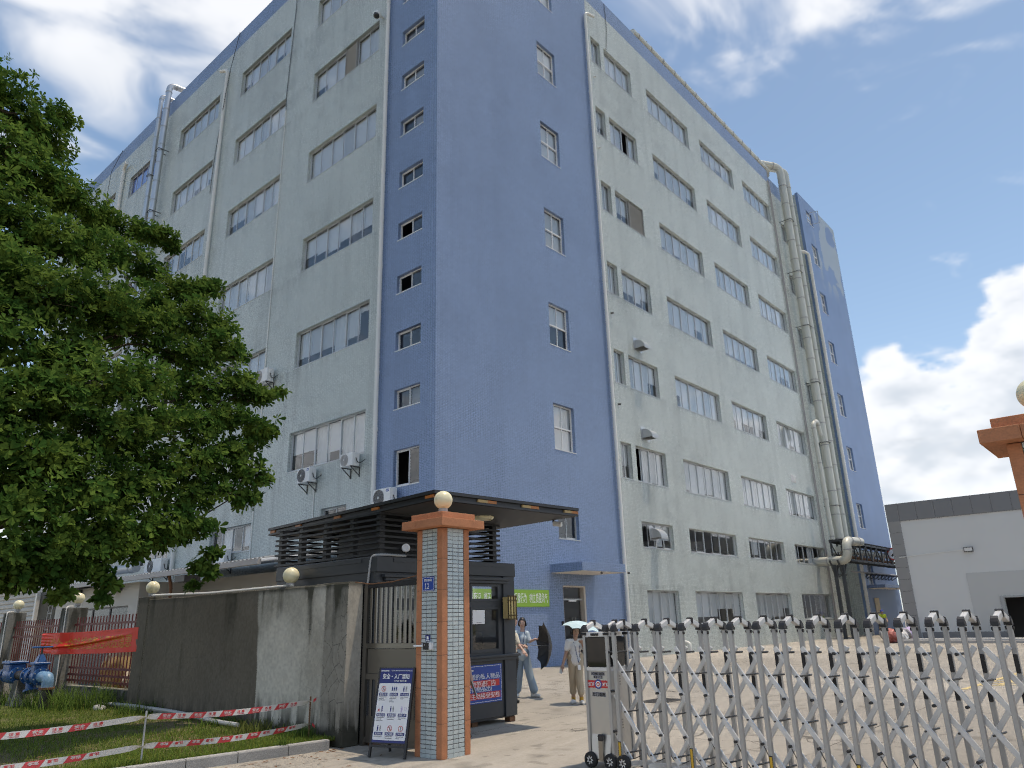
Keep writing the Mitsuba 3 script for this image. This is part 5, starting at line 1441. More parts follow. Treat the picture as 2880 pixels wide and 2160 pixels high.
cols, tags = (0.20, 0.50, 0.80), (('禁携火种', '配合安检', '人车分流'), ('禁酒后上岗', '衣着规范', '佩戴工牌'), ('进出刷卡', '禁止拍摄', '下车推行'))
for r_, (bi, bt) in enumerate(((0.29, 0.362), (0.556, 0.632), (0.805, 0.873))):
    for c_, a in enumerate(cols):
        sheet(a - 0.118, bt - 0.02, a + 0.118, bt + 0.02, 'm_navy_print', 'tag', 0.004, 0.004)
        words(tags[r_][c_], a - 0.095, bt - 0.013, a + 0.095, bt + 0.013, 'm_white_print')
        for j in range((3, 4, 2, 3, 2, 2, 1, 2, 2)[r_ * 3 + c_]):
            sheet(a - 0.11, bt + 0.030 + j * 0.021, a + (0.10 if j < 1 else -0.02 + 0.05 * ((c_ + j) % 3)), bt + 0.040 + j * 0.021, 'm_grey_print', 'small_print', 0.004)
        if (r_, c_) in ((0, 0), (2, 1), (2, 2)):
            ring = disc(a, bi, 0.036).difference(disc(a, bi, 0.030))
            slash = sg.LineString([(a * BW - .022, (1 - bi) * BH + .022), (a * BW + .022, (1 - bi) * BH - .022)]).buffer(0.003)
            glyph(figure(a, bi, 0.048), 'm_grey_print')
            glyph([ring] + ([slash] if c_ < 2 else []), 'm_red_paint', 0.0065)
        elif (r_, c_) == (0, 1):
            for d_ in (-0.055, 0.0, 0.055):
                glyph(figure(a + d_, bi, 0.06), 'm_navy_print')
        elif (r_, c_) == (1, 0):
            glyph(figure(a + 0.02, bi, 0.075), 'm_navy_print')
            glyph([sg.LineString([(a * BW - .05, (1 - bi) * BH - .03), (a * BW - .025, (1 - bi) * BH)]).buffer(.004), sg.LineString([(a * BW - .05, (1 - bi) * BH), (a * BW - .025, (1 - bi) * BH - .03)]).buffer(.004)], 'm_red_paint', 0.0065)
        elif (r_, c_) == (1, 2):
            glyph(figure(a - 0.03, bi, 0.08), 'm_lilac_print')
            glyph([disc(a + 0.07, bi - 0.01, 0.022).difference(disc(a + 0.07, bi - 0.01, 0.018))], 'm_lilac_print')
        else:
            for d_ in (-0.035, 0.035):
                glyph(figure(a + d_, bi, 0.07), 'm_navy_print' if d_ < 0 else 'm_grey_print')
# ------------------------------------------------------------------ sliding gate
SG = thing('sliding_gate', 'long folding aluminium sliding gate with crossed bars and a wheeled drive cabinet', 'sliding gate')
FX, DX, SK = 7.78, 0.345, -0.05          # front plane, depth to the rear row, its skew
ZP = 1.505
Mod = [5.24 - 0.3105 * (i - 0.0064 * i * i) for i in range(15)]
_pc = {}


def gp(name, key, make, bs, off, smooth=False, parent=None):
    if key not in _pc:
        _pc[key] = mikit.ply(make(), bs, smooth=smooth)
    M = np.eye(4); M[:3, 3] = off
    return copy_part(parent or SG, name, _pc[key], M)


def arch(prefix, y):
    a, b = np.array([0, 0, 1.535]), np.array([DX, SK, 1.535])
    mid = (a + b) / 2 + [0, 0, 0.075]
    for j, (p, q) in enumerate(((a, mid), (mid, b))):
        d = (q - p); p2, q2 = p + d * (0.16 if j == 0 else 0.06), q - d * (0.06 if j == 0 else 0.16)
        gp('arch_bar', (prefix, 'ab', j), lambda: bar(p2, q2, 0.052, 0.052, bev=0.004), 'm_alu', (FX, y, 0))
    for j, e in enumerate((a, b)):
        s = 1 if j == 0 else -1
        x = e[0]
        gp('cap', (prefix, 'cap', j), lambda: hull([(x - s * 0.028, e[1] + dy, ZP) for dy in (-.032, .032)] + [(x + s * 0.05, e[1] + dy, ZP) for dy in (-.032, .032)] + [(x - s * 0.026, e[1] + dy, ZP + 0.035) for dy in (-.03, .03)] + [(x - s * 0.008, e[1] + dy, ZP + 0.063) for dy in (-.028, .028)] + [(x + s * 0.03, e[1] + dy, ZP + 0.083) for dy in (-.028, .028)] + [(x + s * 0.052, e[1] + dy, ZP + 0.03) for dy in (-.032, .032)]), 'm_black_plastic', (FX, y, 0))
    gp('arch_joint', (prefix, 'jt'), lambda: hull([(mid[0] + dx, mid[1] + dy, mid[2] + dz) for dx, dz in ((-.022, .028), (.022, .028), (0, .036), (-.013, -.034), (.013, -.034)) for dy in (-.031, .031)]), 'm_black_plastic', (FX, y, 0))
    for j, e in enumerate((a, b)):
        gp('pivot', (prefix, 'pv', j), lambda: cyl((e[0], e[1] - 0.034, ZP - 0.025), (e[0], e[1] + 0.034, ZP - 0.025), 0.016, 12), 'm_black_plastic', (FX, y, 0), 40)


NB = len(Mod)
for i, y in enumerate(Mod):
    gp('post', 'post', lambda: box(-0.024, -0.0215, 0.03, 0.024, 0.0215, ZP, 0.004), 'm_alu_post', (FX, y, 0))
    gp('post', 'post', None, None, (FX + DX, y + SK, 0))
    arch('g', y)
    if i < NB:
        for z0, z1 in ((1.10, 1.26), (0.86, 1.03)):
            gp('slot_cover', ('slot', z0), lambda: box(-0.006, -0.018, z0, 0.006, 0.018, z1, 0.005), 'm_black_plastic', (FX + DX - 0.031, y + SK, 0))
    if i % 3 == 0:
        gp('reflector', 'refl', lambda: box(-0.030, -0.014, 0.06, -0.0255, 0.014, 0.30, 0.002), 'm_yellow', (FX, y, 0))
        gp('reflector_rim', 'reflrim', lambda: box(-0.0275, -0.020, 0.05, -0.0245, 0.020, 0.31), 'm_black_plastic', (FX, y, 0))
# crossed bars: front row falls to the right, rear row rises to the right
sp = 0.3055
for i in range(-2, NB + 1):
    yk = Mod[min(max(i, 0), NB - 1)] + 0.09 - (0.31 * (i - min(max(i, 0), NB - 1)))
    for row in (0, 1):
        za, zb = 1.27 + 0.055, 0.12
        L = (za - zb) / 0.433 * sp
        ya = yk + 0.039
        yb = yk + 0.039 - L
        if row == 1:
            ya, yb = yk + 0.025 - L * 0 - 0.0, yk - L
            p, q = (yk + 0.0, 0.12), (yk - L, za)
        else:
            p, q = (ya, za), (yb, zb)
        lo = max(Mod[-1] - 0.25, 1.0)

        def clip(p, q):
            (y0, z0), (y1, z1) = p, q
            for lim, s in ((5.31, 1), (lo, -1)):
                if s * (y0 - lim) > 0 and s * (y1 - lim) > 0:
                    return None
                if s * (y0 - lim) > 0:
                    z0 = z0 + (z1 - z0) * (lim - y0) / (y1 - y0); y0 = lim
                if s * (y1 - lim) > 0:
                    z1 = z0 + (z1 - z0) * (lim - y0) / (y1 - y0); y1 = lim
            return (y0, z0), (y1, z1)
        c = clip(p, q)
        if c is None:
            continue
        X = FX + 0.045 if row == 0 else FX + DX - 0.075
        sk = 0 if row == 0 else SK
        part(SG, 'cross_bar', bar((X, c[0][0] + sk, c[0][1]), (X, c[1][0] + sk, c[1][1]), 0.022, 0.046, bev=0.003), 'm_alu')
    if 0 <= i < NB - 1:
        for z in (1.27, 0.837, 0.404):
            gp('pivot', ('pvx', z), lambda: cyl((-0.02, 0, z), (0.10, -0.01, z), 0.014, 10), 'm_black_plastic', (FX + 0.02, yk, 0), 40)
        for z in (1.05, 0.62, 0.19):
            gp('cross_rod', ('rod', z), lambda: cyl((0.0, 0, z), (DX - 0.06, SK, z), 0.009, 10), 'm_dark_rod', (FX + 0.02, yk - 0.155, 0), 40)
        for z in (1.27,):
            gp('cross_rod', ('rodt', z), lambda: cyl((0.0, 0, z), (DX - 0.05, SK, z), 0.011, 10), 'm_dark_rod', (FX + 0.02, yk, 0), 40)
        a = np.array([FX + 0.05, yk, 0.38]); b = np.array([FX + 0.06, yk - 0.31, 0.17])
        part(SG, 'cable', tube([a + (b - a) * t + np.array([0, 0, -0.16 * math.sin(math.pi * t) + 0.0]) * (1 - 0.3 * t) for t in np.linspace(0, 1, 9)], 0.005, 5), 'm_rubber')
        part(SG, 'base_bar', bar((FX + 0.02, Mod[i] - 0.03, 0.075), (FX + DX, Mod[i + 1] + SK + 0.03, 0.075), 0.03, 0.05), 'm_alu')
        for x in (FX, FX + DX):
            gp('caster', ('cast', x), lambda: cyl((-0.012, 0, 0.03), (0.012, 0, 0.03), 0.03, 12), 'm_rubber', (x, Mod[i] + (SK if x > FX else 0), 0))

# drive cabinet
MY0, MY1 = 5.335, 5.70
DC = 'sliding_gate'
part(SG, 'cabinet', box(FX + 0.02, MY0 + 0.015, 0.10, FX + DX + 0.08, MY1 - 0.015, 1.06, 0.006), 'm_steel_sheet')
part(SG, 'cabinet_head', cat([box(FX + 0.002, MY0 + 0.03, 1.06, FX + DX + 0.10, MY1 - 0.03, 1.10), box(FX + 0.002, MY0 + 0.03, 1.45, FX + DX + 0.10, MY1 - 0.03, 1.50)]), 'm_alu')
for y in (MY0, MY1 - 0.035):
    for x in (FX - 0.008, FX + DX + 0.06):
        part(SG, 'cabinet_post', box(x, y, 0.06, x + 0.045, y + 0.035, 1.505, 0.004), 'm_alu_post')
part(SG, 'display', box(FX + 0.012, MY0 + 0.045, 1.11, FX + 0.02, MY1 - 0.045, 1.44), 'm_tinted_glass', label='dark mirror like display window in the drive cabinet')
part(SG, 'display', box(FX + 0.05, MY0 + 0.02, 1.11, FX + DX + 0.05, MY0 + 0.026, 1.44), 'm_tinted_glass')
part(SG, 'display_core', box(FX + 0.03, MY0 + 0.05, 1.10, FX + DX + 0.05, MY1 - 0.05, 1.45), 'm_black_plastic')
part(SG, 'sensor', box(FX - 0.014, MY0 + 0.13, 1.46, FX + 0.001, MY0 + 0.24, 1.49, 0.003), 'm_black_plastic')
part(SG, 'vent', cat([bar((FX + 0.12, MY0 - 0.004 + 0.016, z), (FX + 0.24, MY0 + 0.012, z), 0.012, 0.012) for z in (0.9, 0.93, 0.96, 0.99, 0.42, 0.45, 0.48, 0.51)]), 'm_stainless')
part(SG, 'cabinet_foot', hull([(FX + 0.019, MY0 + 0.04, 0.36), (FX + 0.019, MY1 - 0.04, 0.36), (FX - 0.012, MY0 + 0.06, 0.10), (FX - 0.012, MY1 - 0.06, 0.10), (FX + 0.019, MY0 + 0.04, 0.08), (FX + 0.019, MY1 - 0.04, 0.08)]), 'm_steel_sheet')
part(SG, 'fork', hull([(FX - 0.03, MY0 + 0.17 + dy, z) for dy in (-.03, .03) for z in (0.08, 0.33)] + [(FX, MY0 + 0.17 + dy, z) for dy in (-.035, .035) for z in (0.08, 0.34)]), 'm_stainless')
part(SG, 'fork_cap', box(FX - 0.036, MY0 + 0.135, 0.29, FX + 0.004, MY0 + 0.205, 0.365, 0.01), 'm_black_plastic')
for y in (MY0 + 0.045, MY1 - 0.04, MY0 - 0.13):
    wk = part(SG, 'wheel', lathe((FX + 0.02, y, 0.085), [(0.05, 0), (0.075, 0.0), (0.085, 0.012), (0.085, 0.055), (0.072, 0.068), (0.05, 0.068)], (-1, 0, 0), 26), 'm_rubber', smooth=40)
    part(wk, 'hub', lathe((FX - 0.03, y, 0.085), [(0.05, 0), (0.046, 0.006), (0.02, 0.004), (0.014, 0.016), (0, 0.017)], (-1, 0, 0), 20), 'm_black_plastic')
    for a in np.arange(7) * 2 * np.pi / 7:
        part(wk, 'spoke', bar((FX - 0.040, y + 0.016 * math.cos(a), 0.085 + 0.016 * math.sin(a)), (FX - 0.040, y + 0.046 * math.cos(a + .5), 0.085 + 0.046 * math.sin(a + .5)), 0.012, 0.008, up=(1, 0, 0)), 'm_alu')
xs = FX + 0.019
pb = part(SG, 'band', box(xs - 0.003, MY0 + 0.032, 0.868, xs, MY1 - 0.032, 0.952), 'm_red_paint', label='red band with a gear emblem')
gear = [(r * math.cos(a), r * math.sin(a)) for j in range(14) for a, r in (((j - .28) * 2 * np.pi / 14, .047), ((j - .2) * 2 * np.pi / 14, .056), ((j + .2) * 2 * np.pi / 14, .056), ((j + .28) * 2 * np.pi / 14, .047))]
cy = (MY0 + MY1) / 2
MG = ((xs - 0.0035, cy, 0.91), (0, -1, 0), (0, 0, 1), (-1, 0, 0))
part(pb, 'emblem', prism(sg.Polygon(gear), 0.002, MG), 'm_blue_print')
part(pb, 'emblem', prism(sg.Point(0, 0).buffer(0.036), 0.0032, MG), 'm_white_print')
part(pb, 'emblem', prism(sg.Point(0, 0).buffer(0.026), 0.0044, MG), 'm_red_paint')
part(pb, 'emblem', prism(sg.MultiPolygon([sg.box(-0.016, -0.014, -0.008, 0.014), sg.box(0.008, -0.014, 0.016, 0.014), sg.box(-0.008, -0.003, 0.008, 0.003)]), 0.0054, MG), 'm_white_print')
for s, yy, w in (('红门开', MY1 - 0.04, 0.085), ('开门红', cy - 0.062, 0.085)):
    part(pb, 'lettering', lay(text(s, 1), (xs - 0.0032, yy, 0.888), (0, -1, 0), (0, 0, 1), (w, 0.042)), 'm_white_print')
for s, z, h, w, cj in (('HONG MEN', 1.012, 0.030, 0.185, False), ('红 门', 0.975, 0.030, 0.12, True), ('红门金刚', 0.775, 0.042, 0.18, True)):
    m = part(SG, 'name_plate', box(xs - 0.0015, cy - w / 2 - .006, z - 0.005, xs, cy + w / 2 + .006, z + h + 0.004), 'm_grey_print')
    part(m, 'lettering', lay(text(s, 1, True, cj), (xs - 0.0017, cy + w / 2, z), (0, -1, 0), (0, 0, 1), (w, h)), 'm_black_plastic' if cj is False or z > .9 else 'm_black_plastic')
for y in (MY1 - 0.02, MY0 + 0.02):
    arch('m', y)
# ------------------------------------------------------------------ people
HR = np.array([math.sin(0.71397), -math.cos(0.71397), 0.0])      # to the right in the street
HB = np.array([math.cos(0.71397), math.sin(0.71397), 0.0])       # away from the street


def blob(bones, edge=0.022, smooth=10, vary=0.0, seed=0):
    """Bones ((p, r), (q, r)) as hulls of balls, joined into one surface and smoothed."""
    ms = []
    for (p, r), (q, s) in bones:
        a = m3.Manifold.sphere(r, 16).translate(tuple(map(float, p)))
        b = m3.Manifold.sphere(s, 16).translate(tuple(map(float, q)))
        ms.append(m3.Manifold.batch_hull([a, b]))
    m = m3.Manifold.batch_boolean(ms, m3.OpType.Add).refine_to_length(edge).to_mesh()
    t = trimesh.Trimesh(np.array(m.vert_properties[:, :3], float), np.array(m.tri_verts), process=True)
    if smooth:
        trimesh.smoothing.filter_taubin(t, lamb=0.5, nu=0.52, iterations=smooth)
    if vary:
        n = t.vertex_normals.copy()
        v = t.vertices * np.array([9.0, 9.0, 5.0])
        t.vertices += n * ((meshkit.fbm(v, 3, seed) - 0.5) * vary)[:, None]
    return t


class Figure:
    """A person built on joints given in metres: u to the right, w away, z up, from a point on the ground."""

    def __init__(self, name, x, y, label, J, face_dir=(0, -1), tone='m_skin'):
        self.k = thing(name, label, 'person')
        self.o = np.array([x, y, 0.0])
        self.J = {k: self.P(*v) for k, v in J.items()}
        self.tone = tone
        d = HR * face_dir[0] + HB * face_dir[1]
        self.fd = d / np.linalg.norm(d)
        self.fs = np.cross([0, 0, 1.0], self.fd)

    def P(self, u, w, z):
        return self.o + HR * u + HB * w + np.array([0, 0, z])

    def hand(self, wrist, elbow, curl=0.5, side=1):
        """A palm and five fingers continuing the forearm; returns bones."""
        d = wrist - elbow; d /= np.linalg.norm(d)
        s = np.cross(d, [0, 0, 1.0]); s /= np.linalg.norm(s) + 1e-9
        n = np.cross(s, d)
        palm = wrist + d * 0.075
        B = [((wrist, .024), (palm, .03)), ((wrist + s * .012, .022), (palm + s * .024, .018)), ((wrist - s * .012, .022), (palm - s * .024, .018))]
        for j, (o, L) in enumerate(((-.030, .060), (-.010, .075), (.010, .07), (.028, .052))):
            a = palm + s * o + d * 0.008
            b = a + d * L * .55 - n * L * .3 * curl
            c = b + d * L * .45 * (1 - curl) - n * L * .55 * curl
            B += [((a, .0105), (b, .0095)), ((b, .0095), (c, .008))]
        a = wrist + d * .03 + s * .028 * side
        b = a + s * .03 * side + d * .025
        B += [((a, .013), (b, .011)), ((b, .011), (b + d * .03 - n * .012, .009))]
        return B

    def body(self, arms):
        J = self.J
        B = [((J['neck'], .048), (J['head'] - [0, 0, .03], .058)), ((J['chest'], .10), (J['neck'] - [0, 0, .05], .06)), ((J['pelvis'], .12), (J['chest'], .11))]
        for s in 'LR':
            if 'kn' + s in J:
                B += [((J['hip' + s], .075), (J['kn' + s], .055)), ((J['kn' + s], .052), (J['an' + s], .038)), ((J['an' + s], .035), (J['an' + s] - [0, 0, .03], .03))]
        for sh, el, wr, curl, side in arms:
            B += [((J[sh], .048), (J[el], .038)), ((J[el], .037), (J[wr], .026))] + self.hand(J[wr], J[el], curl, side)
        part(self.k, 'body', blob(B, 0.02, 8), self.tone, smooth=True)

    def head(self, size=1.0, tail=True, glasses=False, down=0.0, hair_len=0.0):
        c, f, s = self.J['head'], self.fd, self.fs
        f = f * math.cos(down) - np.array([0, 0, 1.0]) * math.sin(down)
        u = np.cross(f, s); u = u if u[2] > 0 else -u
        h = 0.115 * size
        A = np.stack([s, f, u], 1)
        t = trimesh.creation.icosphere(subdivisions=4)
        v = t.vertices.copy()
        w = np.clip(-v[:, 2], 0, 1)
        v[:, 0] *= 0.072 - 0.022 * w ** 1.5
        v[:, 1] *= 0.088 - 0.016 * w
        v[:, 1] += 0.018 * w * (v[:, 1] > -0.02)
        v[:, 2] *= h
        n0 = t.vertices
        nose = np.exp(-((n0[:, 0]) / .13) ** 2 - ((n0[:, 2] + .17) / .2) ** 2) * (n0[:, 1] > 0)
        v[:, 1] += 0.021 * nose
        for e in (-1, 1):
            v[:, 1] -= 0.007 * np.exp(-((n0[:, 0] - e * .4) / .17) ** 2 - ((n0[:, 2] - .02) / .13) ** 2) * (n0[:, 1] > 0)
        v[:, 1] += 0.006 * np.exp(-((n0[:, 0]) / .3) ** 2 - ((n0[:, 2] + .52) / .12) ** 2) * (n0[:, 1] > 0)
        put = lambda q: np.asarray(q) @ A.T + c
        hd = part(self.k, 'head', trimesh.Trimesh(put(v), t.faces, process=False), self.tone, smooth=True)
        for e in (-1, 1):
            part(hd, 'ear', trimesh.Trimesh(put(ball((e * .072, -.005, -.01), .02, 2, (.45, .8, 1.3)).vertices), ball((0, 0, 0), 1, 2).faces, process=False), self.tone, smooth=True)
            part(hd, 'eye', trimesh.Trimesh(put(ball((e * .029, .078, .004), .0095, 2, (1.3, .6, .6)).vertices), ball((0, 0, 0), 1, 2).faces, process=False), 'm_hair', smooth=True)
            part(hd, 'eyebrow', trimesh.Trimesh(put(bar((e * .016, .084, .024), (e * .044, .077, .026), .004, .005).vertices), bar((0, 0, 0), (1, 0, 0), 1, 1).faces, process=False), 'm_hair')
        part(hd, 'mouth', trimesh.Trimesh(put(ball((0, .082, -.058), .011, 2, (2.0, .6, .55)).vertices), ball((0, 0, 0), 1, 2).faces, process=False), 'm_lips', smooth=True)
        # hair: a cap over crown, sides and nape
        t2 = trimesh.creation.icosphere(subdivisions=4)
        q = t2.vertices
        keep = ~((q[:, 1] > 0.30) & (q[:, 2] < 0.50 - 0.30 * np.abs(q[:, 0]))) & ~((q[:, 2] < -0.55) & (q[:, 1] > -0.1)) & ~((q[:, 1] > 0.30) & (q[:, 2] < -0.15))
        vv = q * np.array([0.088, 0.104, h * 1.12]) + np.array([0, -0.010, 0.008])
        vv *= 1 + 0.03 * (meshkit.noise(q * np.array([9, 3, 2]))[:, None] - .5)
        fk = keep[t2.faces].all(1)
        hm = [trimesh.Trimesh(put(vv), t2.faces[fk], process=False)]
        if tail:
            p = [np.array([0, -.09, .0]), np.array([0.01, -.125, -.06]), np.array([0.015, -.12, -.16]), np.array([0.015, -.105, -.25])]
            hm.append(tube([put(x[None])[0] for x in p], [.03, .033, .026, .01], 10))
        if hair_len:
            for e in (-1, 1):
                p = [np.array([e * .07, .03, .05]), np.array([e * .08, .0, -.04]), np.array([e * .078, -.02, -.04 - hair_len])]
                hm.append(tube([put(x[None])[0] for x in p], [.02, .026, .012], 8))
        part(hd, 'hair', cat(hm), 'm_hair', smooth=True)
        if glasses:
            g = []
            for e in (-1, 1):
                g.append(tube([put(np.array([[e * .031 + .022 * math.cos(a), .092, .003 + .019 * math.sin(a)]]))[0] for a in np.linspace(0, 2 * np.pi, 17)], .0022, 5, False))
                g.append(tube([put(np.array([[e * .053, .09, .006]]))[0], put(np.array([[e * .074, .0, .004]]))[0]], .002, 5))
            part(hd, 'glasses', cat(g), 'm_galv')

    def trousers(self, bs, wide=(.088, .075, .08), hem=0.03, seed=1):
        J = self.J
        B = [((J['hipL'] + [0, 0, .08], .10), (J['hipR'] + [0, 0, .08], .10)), ((J['pelvis'] + [0, 0, .05], .115), (J['pelvis'] - [0, 0, .03], .12))]
        for s in 'LR':
            a = J['an' + s] + [0, 0, hem]
            B += [((J['hip' + s], wide[0] + .012), (J['kn' + s], wide[1])), ((J['kn' + s], wide[1]), (a + [0, 0, wide[2]], wide[2]))]
        m = blob(B, 0.022, 6, 0.016, seed)
        low = min(J['anL'][2], J['anR'][2]) + hem
        part(self.k, 'trousers', m, bs, smooth=True)

    def shirt(self, bs, sleeves, hem, flare=0.0, r=(.128, .125), seed=2, deep=True):
        J = self.J
        top = J['chest'] + [0, 0, .04]
        B = [((J['shL'], .062), (J['shR'], .062)), ((J['chest'], r[0] * .92), (J['neck'] - [0, 0, .085], .07)), ((J['chest'] + HR * .045, r[0] * .8), (J['chest'] - HR * .045, r[0] * .8)), ((J['chest'], r[0]), (J['pelvis'] + [0, 0, .12], r[1] * .93)), ((J['pelvis'] + [0, 0, .12], r[1]), (J['pelvis'] + [0, 0, hem], r[1] + flare))]
        for a in sleeves:
            B += [((J[a[0]], .064), (J[a[0]] + (J[a[1]] - J[a[0]]) * a[2], a[3]))]
        part(self.k, 'shirt', blob(B, 0.022, 6, 0.014, seed), bs, smooth=True)

    def shoe(self, s, bs, L=0.24):
        J = self.J
        a, t = J['an' + s].copy(), J['toe' + s].copy()
        d = t - a; d[2] = 0; d /= np.linalg.norm(d) + 1e-9
        z = max(0.0, min(a[2], t[2]) - 0.06)
        heel = np.array([a[0], a[1], z + .045]) - d * .05
        toe = heel + d * (L - .07); toe[2] = z + .036
        B = [((heel, .040), (heel + d * .10, .042)), ((heel + d * .1, .042), (toe, .036)), ((heel + [0, 0, .035], .038), (heel + d * .06 + [0, 0, .03], .038))]
        m = blob(B, 0.018, 5)
        m.vertices[:, 2] = np.maximum(m.vertices[:, 2], z + 0.004)
        k = part(self.k, 'shoe', m, bs, smooth=True)

    def lanyard(self, drop=0.42):
        J = self.J
        c = J['neck'] - [0, 0, .04]
        f = self.fd
        p = [c + self.fs * .06 + f * .02, c + self.fs * .05 + f * .115 - [0, 0, .14], c + f * .145 - [0, 0, drop], c - self.fs * .05 + f * .115 - [0, 0, .14], c - self.fs * .06 + f * .02]
        k = part(self.k, 'lanyard', tube(bend(p, .03), .0055, 6), 'm_lanyard')
        e = p[2]
        part(k, 'badge', bar(e - [0, 0, .02] + f * .012, e - [0, 0, .12] + f * .014, .062, .006, up=tuple(f)), 'm_white_print')


# the woman in pale blue, turning with a black umbrella
F1 = Figure('person', 13.88, 11.6, 'woman in pale blue shirt and wide jeans holding a tilted black umbrella',
            dict(head=(-.24, 0, 1.615), neck=(-.245, 0.01, 1.475), chest=(-.265, 0.02, 1.27), pelvis=(-.265, 0.02, .93), shL=(-.40, .01, 1.39), shR=(-.14, .03, 1.38), elL=(-.385, -.07, 1.15), wrL=(-.245, -.19, 1.125), elR=(-.09, -.02, 1.20), wrR=(0.0, -.12, 1.235),
                 hipL=(-.345, .02, .88), hipR=(-.185, .02, .88), knL=(-.35, .06, .46), knR=(-.10, -.02, .45), anL=(-.40, .14, .075), anR=(-.015, -.02, .075), toeL=(-.42, .02, .03), toeR=(.12, -.08, .03)), (-0.12, -1))
F1.body((('shL', 'elL', 'wrL', .9, 1), ('shR', 'elR', 'wrR', .25, -1)))
F1.head(glasses=True, hair_len=0.03)
F1.trousers('m_jeans', (.090, .088, .095), 0.0, 3)
F1.shirt('m_shirt_blue', (('shL', 'elL', .85, .064), ('shR', 'elR', .85, .062)), -0.02, .028, (.125, .118), 4)
F1.shoe('L', 'm_shoe_white'); F1.shoe('R', 'm_shoe_white')
F1.lanyard(.40)


def umbrella(label, centre, axis, R, depth, bs, hand=None, ribs='m_galv', seed=0, under=None):
    k = thing('umbrella', label, 'umbrella')
    d, s, u = frame_of(axis)
    c = np.asarray(centre, float)
    for i in range(8):
        a0 = i * np.pi / 4 + 0.2

        def fn(p, t):
            a = a0 + p * np.pi / 4
            rr = R * t * (1 - 0.15 * np.sin(p * np.pi) * t * t)
            h = depth * np.cos(t * np.pi / 2 * 0.98) ** 0.9 + 0.03 * np.sin(p * np.pi) * t ** 3
            return c + d * h[:, None] + (s * np.cos(a)[:, None] + u * np.sin(a)[:, None]) * rr[:, None]
        part(k, 'panel', ribbon(fn, np.linspace(0, 1, 7), np.linspace(0.0, 1, 10)), bs, smooth=True)
        part(k, 'rib', tube([c + d * (depth * math.cos(t * np.pi / 2 * .98) ** 0.9 - .006) + (s * math.cos(a0) + u * math.sin(a0)) * R * t for t in np.linspace(0.02, 1.0, 7)], .003, 4), ribs)
    part(k, 'tip', cyl(c + d * depth, c + d * (depth + .04), .006, 8), 'm_black_plastic')
    if hand is not None:
        part(k, 'shaft', tube([c + d * depth, np.asarray(hand, float)], .006, 8), 'm_galv')
        hd = np.asarray(hand, float); e = (hd - c - d * depth); e /= np.linalg.norm(e)
        part(k, 'handle', tube([hd - e * .05, hd + e * .06], .014, 8), 'm_black_plastic')
    return k


umbrella('black umbrella held open on its side by the woman in jeans', F1.P(.19, -.17, 1.105), HR * 0.96 + HB * 0.24 + np.array([0, 0, -0.03]), 0.53, 0.22, 'm_umbrella_black', F1.P(-.19, -.21, 1.135), 'm_dark_rod')

# the woman in white under a pale umbrella
F2 = Figure('person', 13.2, 9.85, 'woman in white top and khaki trousers walking under a pale blue umbrella',
            dict(head=(.0, 0, 1.425), neck=(-.01, 0.02, 1.285), chest=(-.02, 0.03, 1.11), pelvis=(-.03, 0.03, .87), shL=(-.165, .02, 1.215), shR=(.125, .03, 1.215), elL=(-.225, .03, .98), wrL=(-.30, -.02, .775), elR=(.175, -.10, 1.02), wrR=(.12, -.20, 1.17),
                 hipL=(-.10, .03, .84), hipR=(.045, .03, .84), knL=(-.10, .05, .48), knR=(.02, -.05, .50), anL=(-.105, .10, .10), anR=(.045, -.10, .10), toeL=(-.16, -.02, .03), toeR=(.07, -.24, .03)), (0.25, -1), 'm_skin_b')
F2.body((('shL', 'elL', 'wrL', .6, -1), ('shR', 'elR', 'wrR', .9, 1)))
F2.head(0.98, tail=True, down=0.2, hair_len=0.03)
F2.trousers('m_trousers_khaki', (.082, .080, .072), 0.06, 6)
F2.shirt('m_shirt_white', (('shL', 'elL', .55, .066), ('shR', 'elR', .6, .064)), -0.02, .012, (.124, .124), 7)
for s in 'LR':
    a = F2.J['an' + s]
    part(F2.k, 'sock', tube([a + [0, 0, -.03], a + [0, 0, .05]], .043, 12), 'm_sock', smooth=40)
    F2.shoe(s, 'm_shoe_white')
F2.lanyard(.46)
umbrella('pale blue umbrella held over the woman in the white top', F2.P(.115, 0.04, 1.475), HR * 0.20 - HB * 0.10 + np.array([0, 0, 0.98]), 0.42, 0.15, 'm_umbrella_blue', F2.P(.13, -.20, 1.13), 'm_galv')
ph = bar(F2.P(-.335, -.05, .70), F2.P(-.36, -.06, .60), .065, .008, up=tuple(HB))
solo('phone', ph, 'm_galv', 'phone in the hand of the woman in white', 'phone')

# someone half hidden by the booth corner
F3 = Figure('person', 12.9, 11.2, 'person in a cream shirt half hidden behind the corner of the guard booth',
            dict(head=(-.095, 0, 1.665), neck=(-.13, 0.02, 1.50), chest=(-.15, 0.03, 1.28), pelvis=(-.15, 0.03, .93), shL=(-.29, .02, 1.41), shR=(-.07, -.06, 1.36), elL=(-.33, -.02, 1.12), wrL=(-.30, -.12, .93), elR=(.0, -.14, 1.165), wrR=(.10, -.24, 1.045),
                 hipL=(-.23, .03, .88), hipR=(-.10, .03, .88), knL=(-.23, .02, .47), knR=(-.13, -.05, .47), anL=(-.23, .05, .08), anR=(-.13, -.06, .08), toeL=(-.2, -.1, .03), toeR=(-.03, -.16, .03)), (0.8, -0.6))
F3.body((('shL', 'elL', 'wrL', .5, -1), ('shR', 'elR', 'wrR', .35, 1)))
F3.head(tail=False)
F3.trousers('m_cloth_black', (.085, .07, .065), 0.02, 9)
F3.shirt('m_cream_shirt', (('shL', 'elL', .7, .06), ('shR', 'elR', .75, .058)), 0.0, .0, (.125, .12), 8)
F3.shoe('L', 'm_rubber'); F3.shoe('R', 'm_rubber')

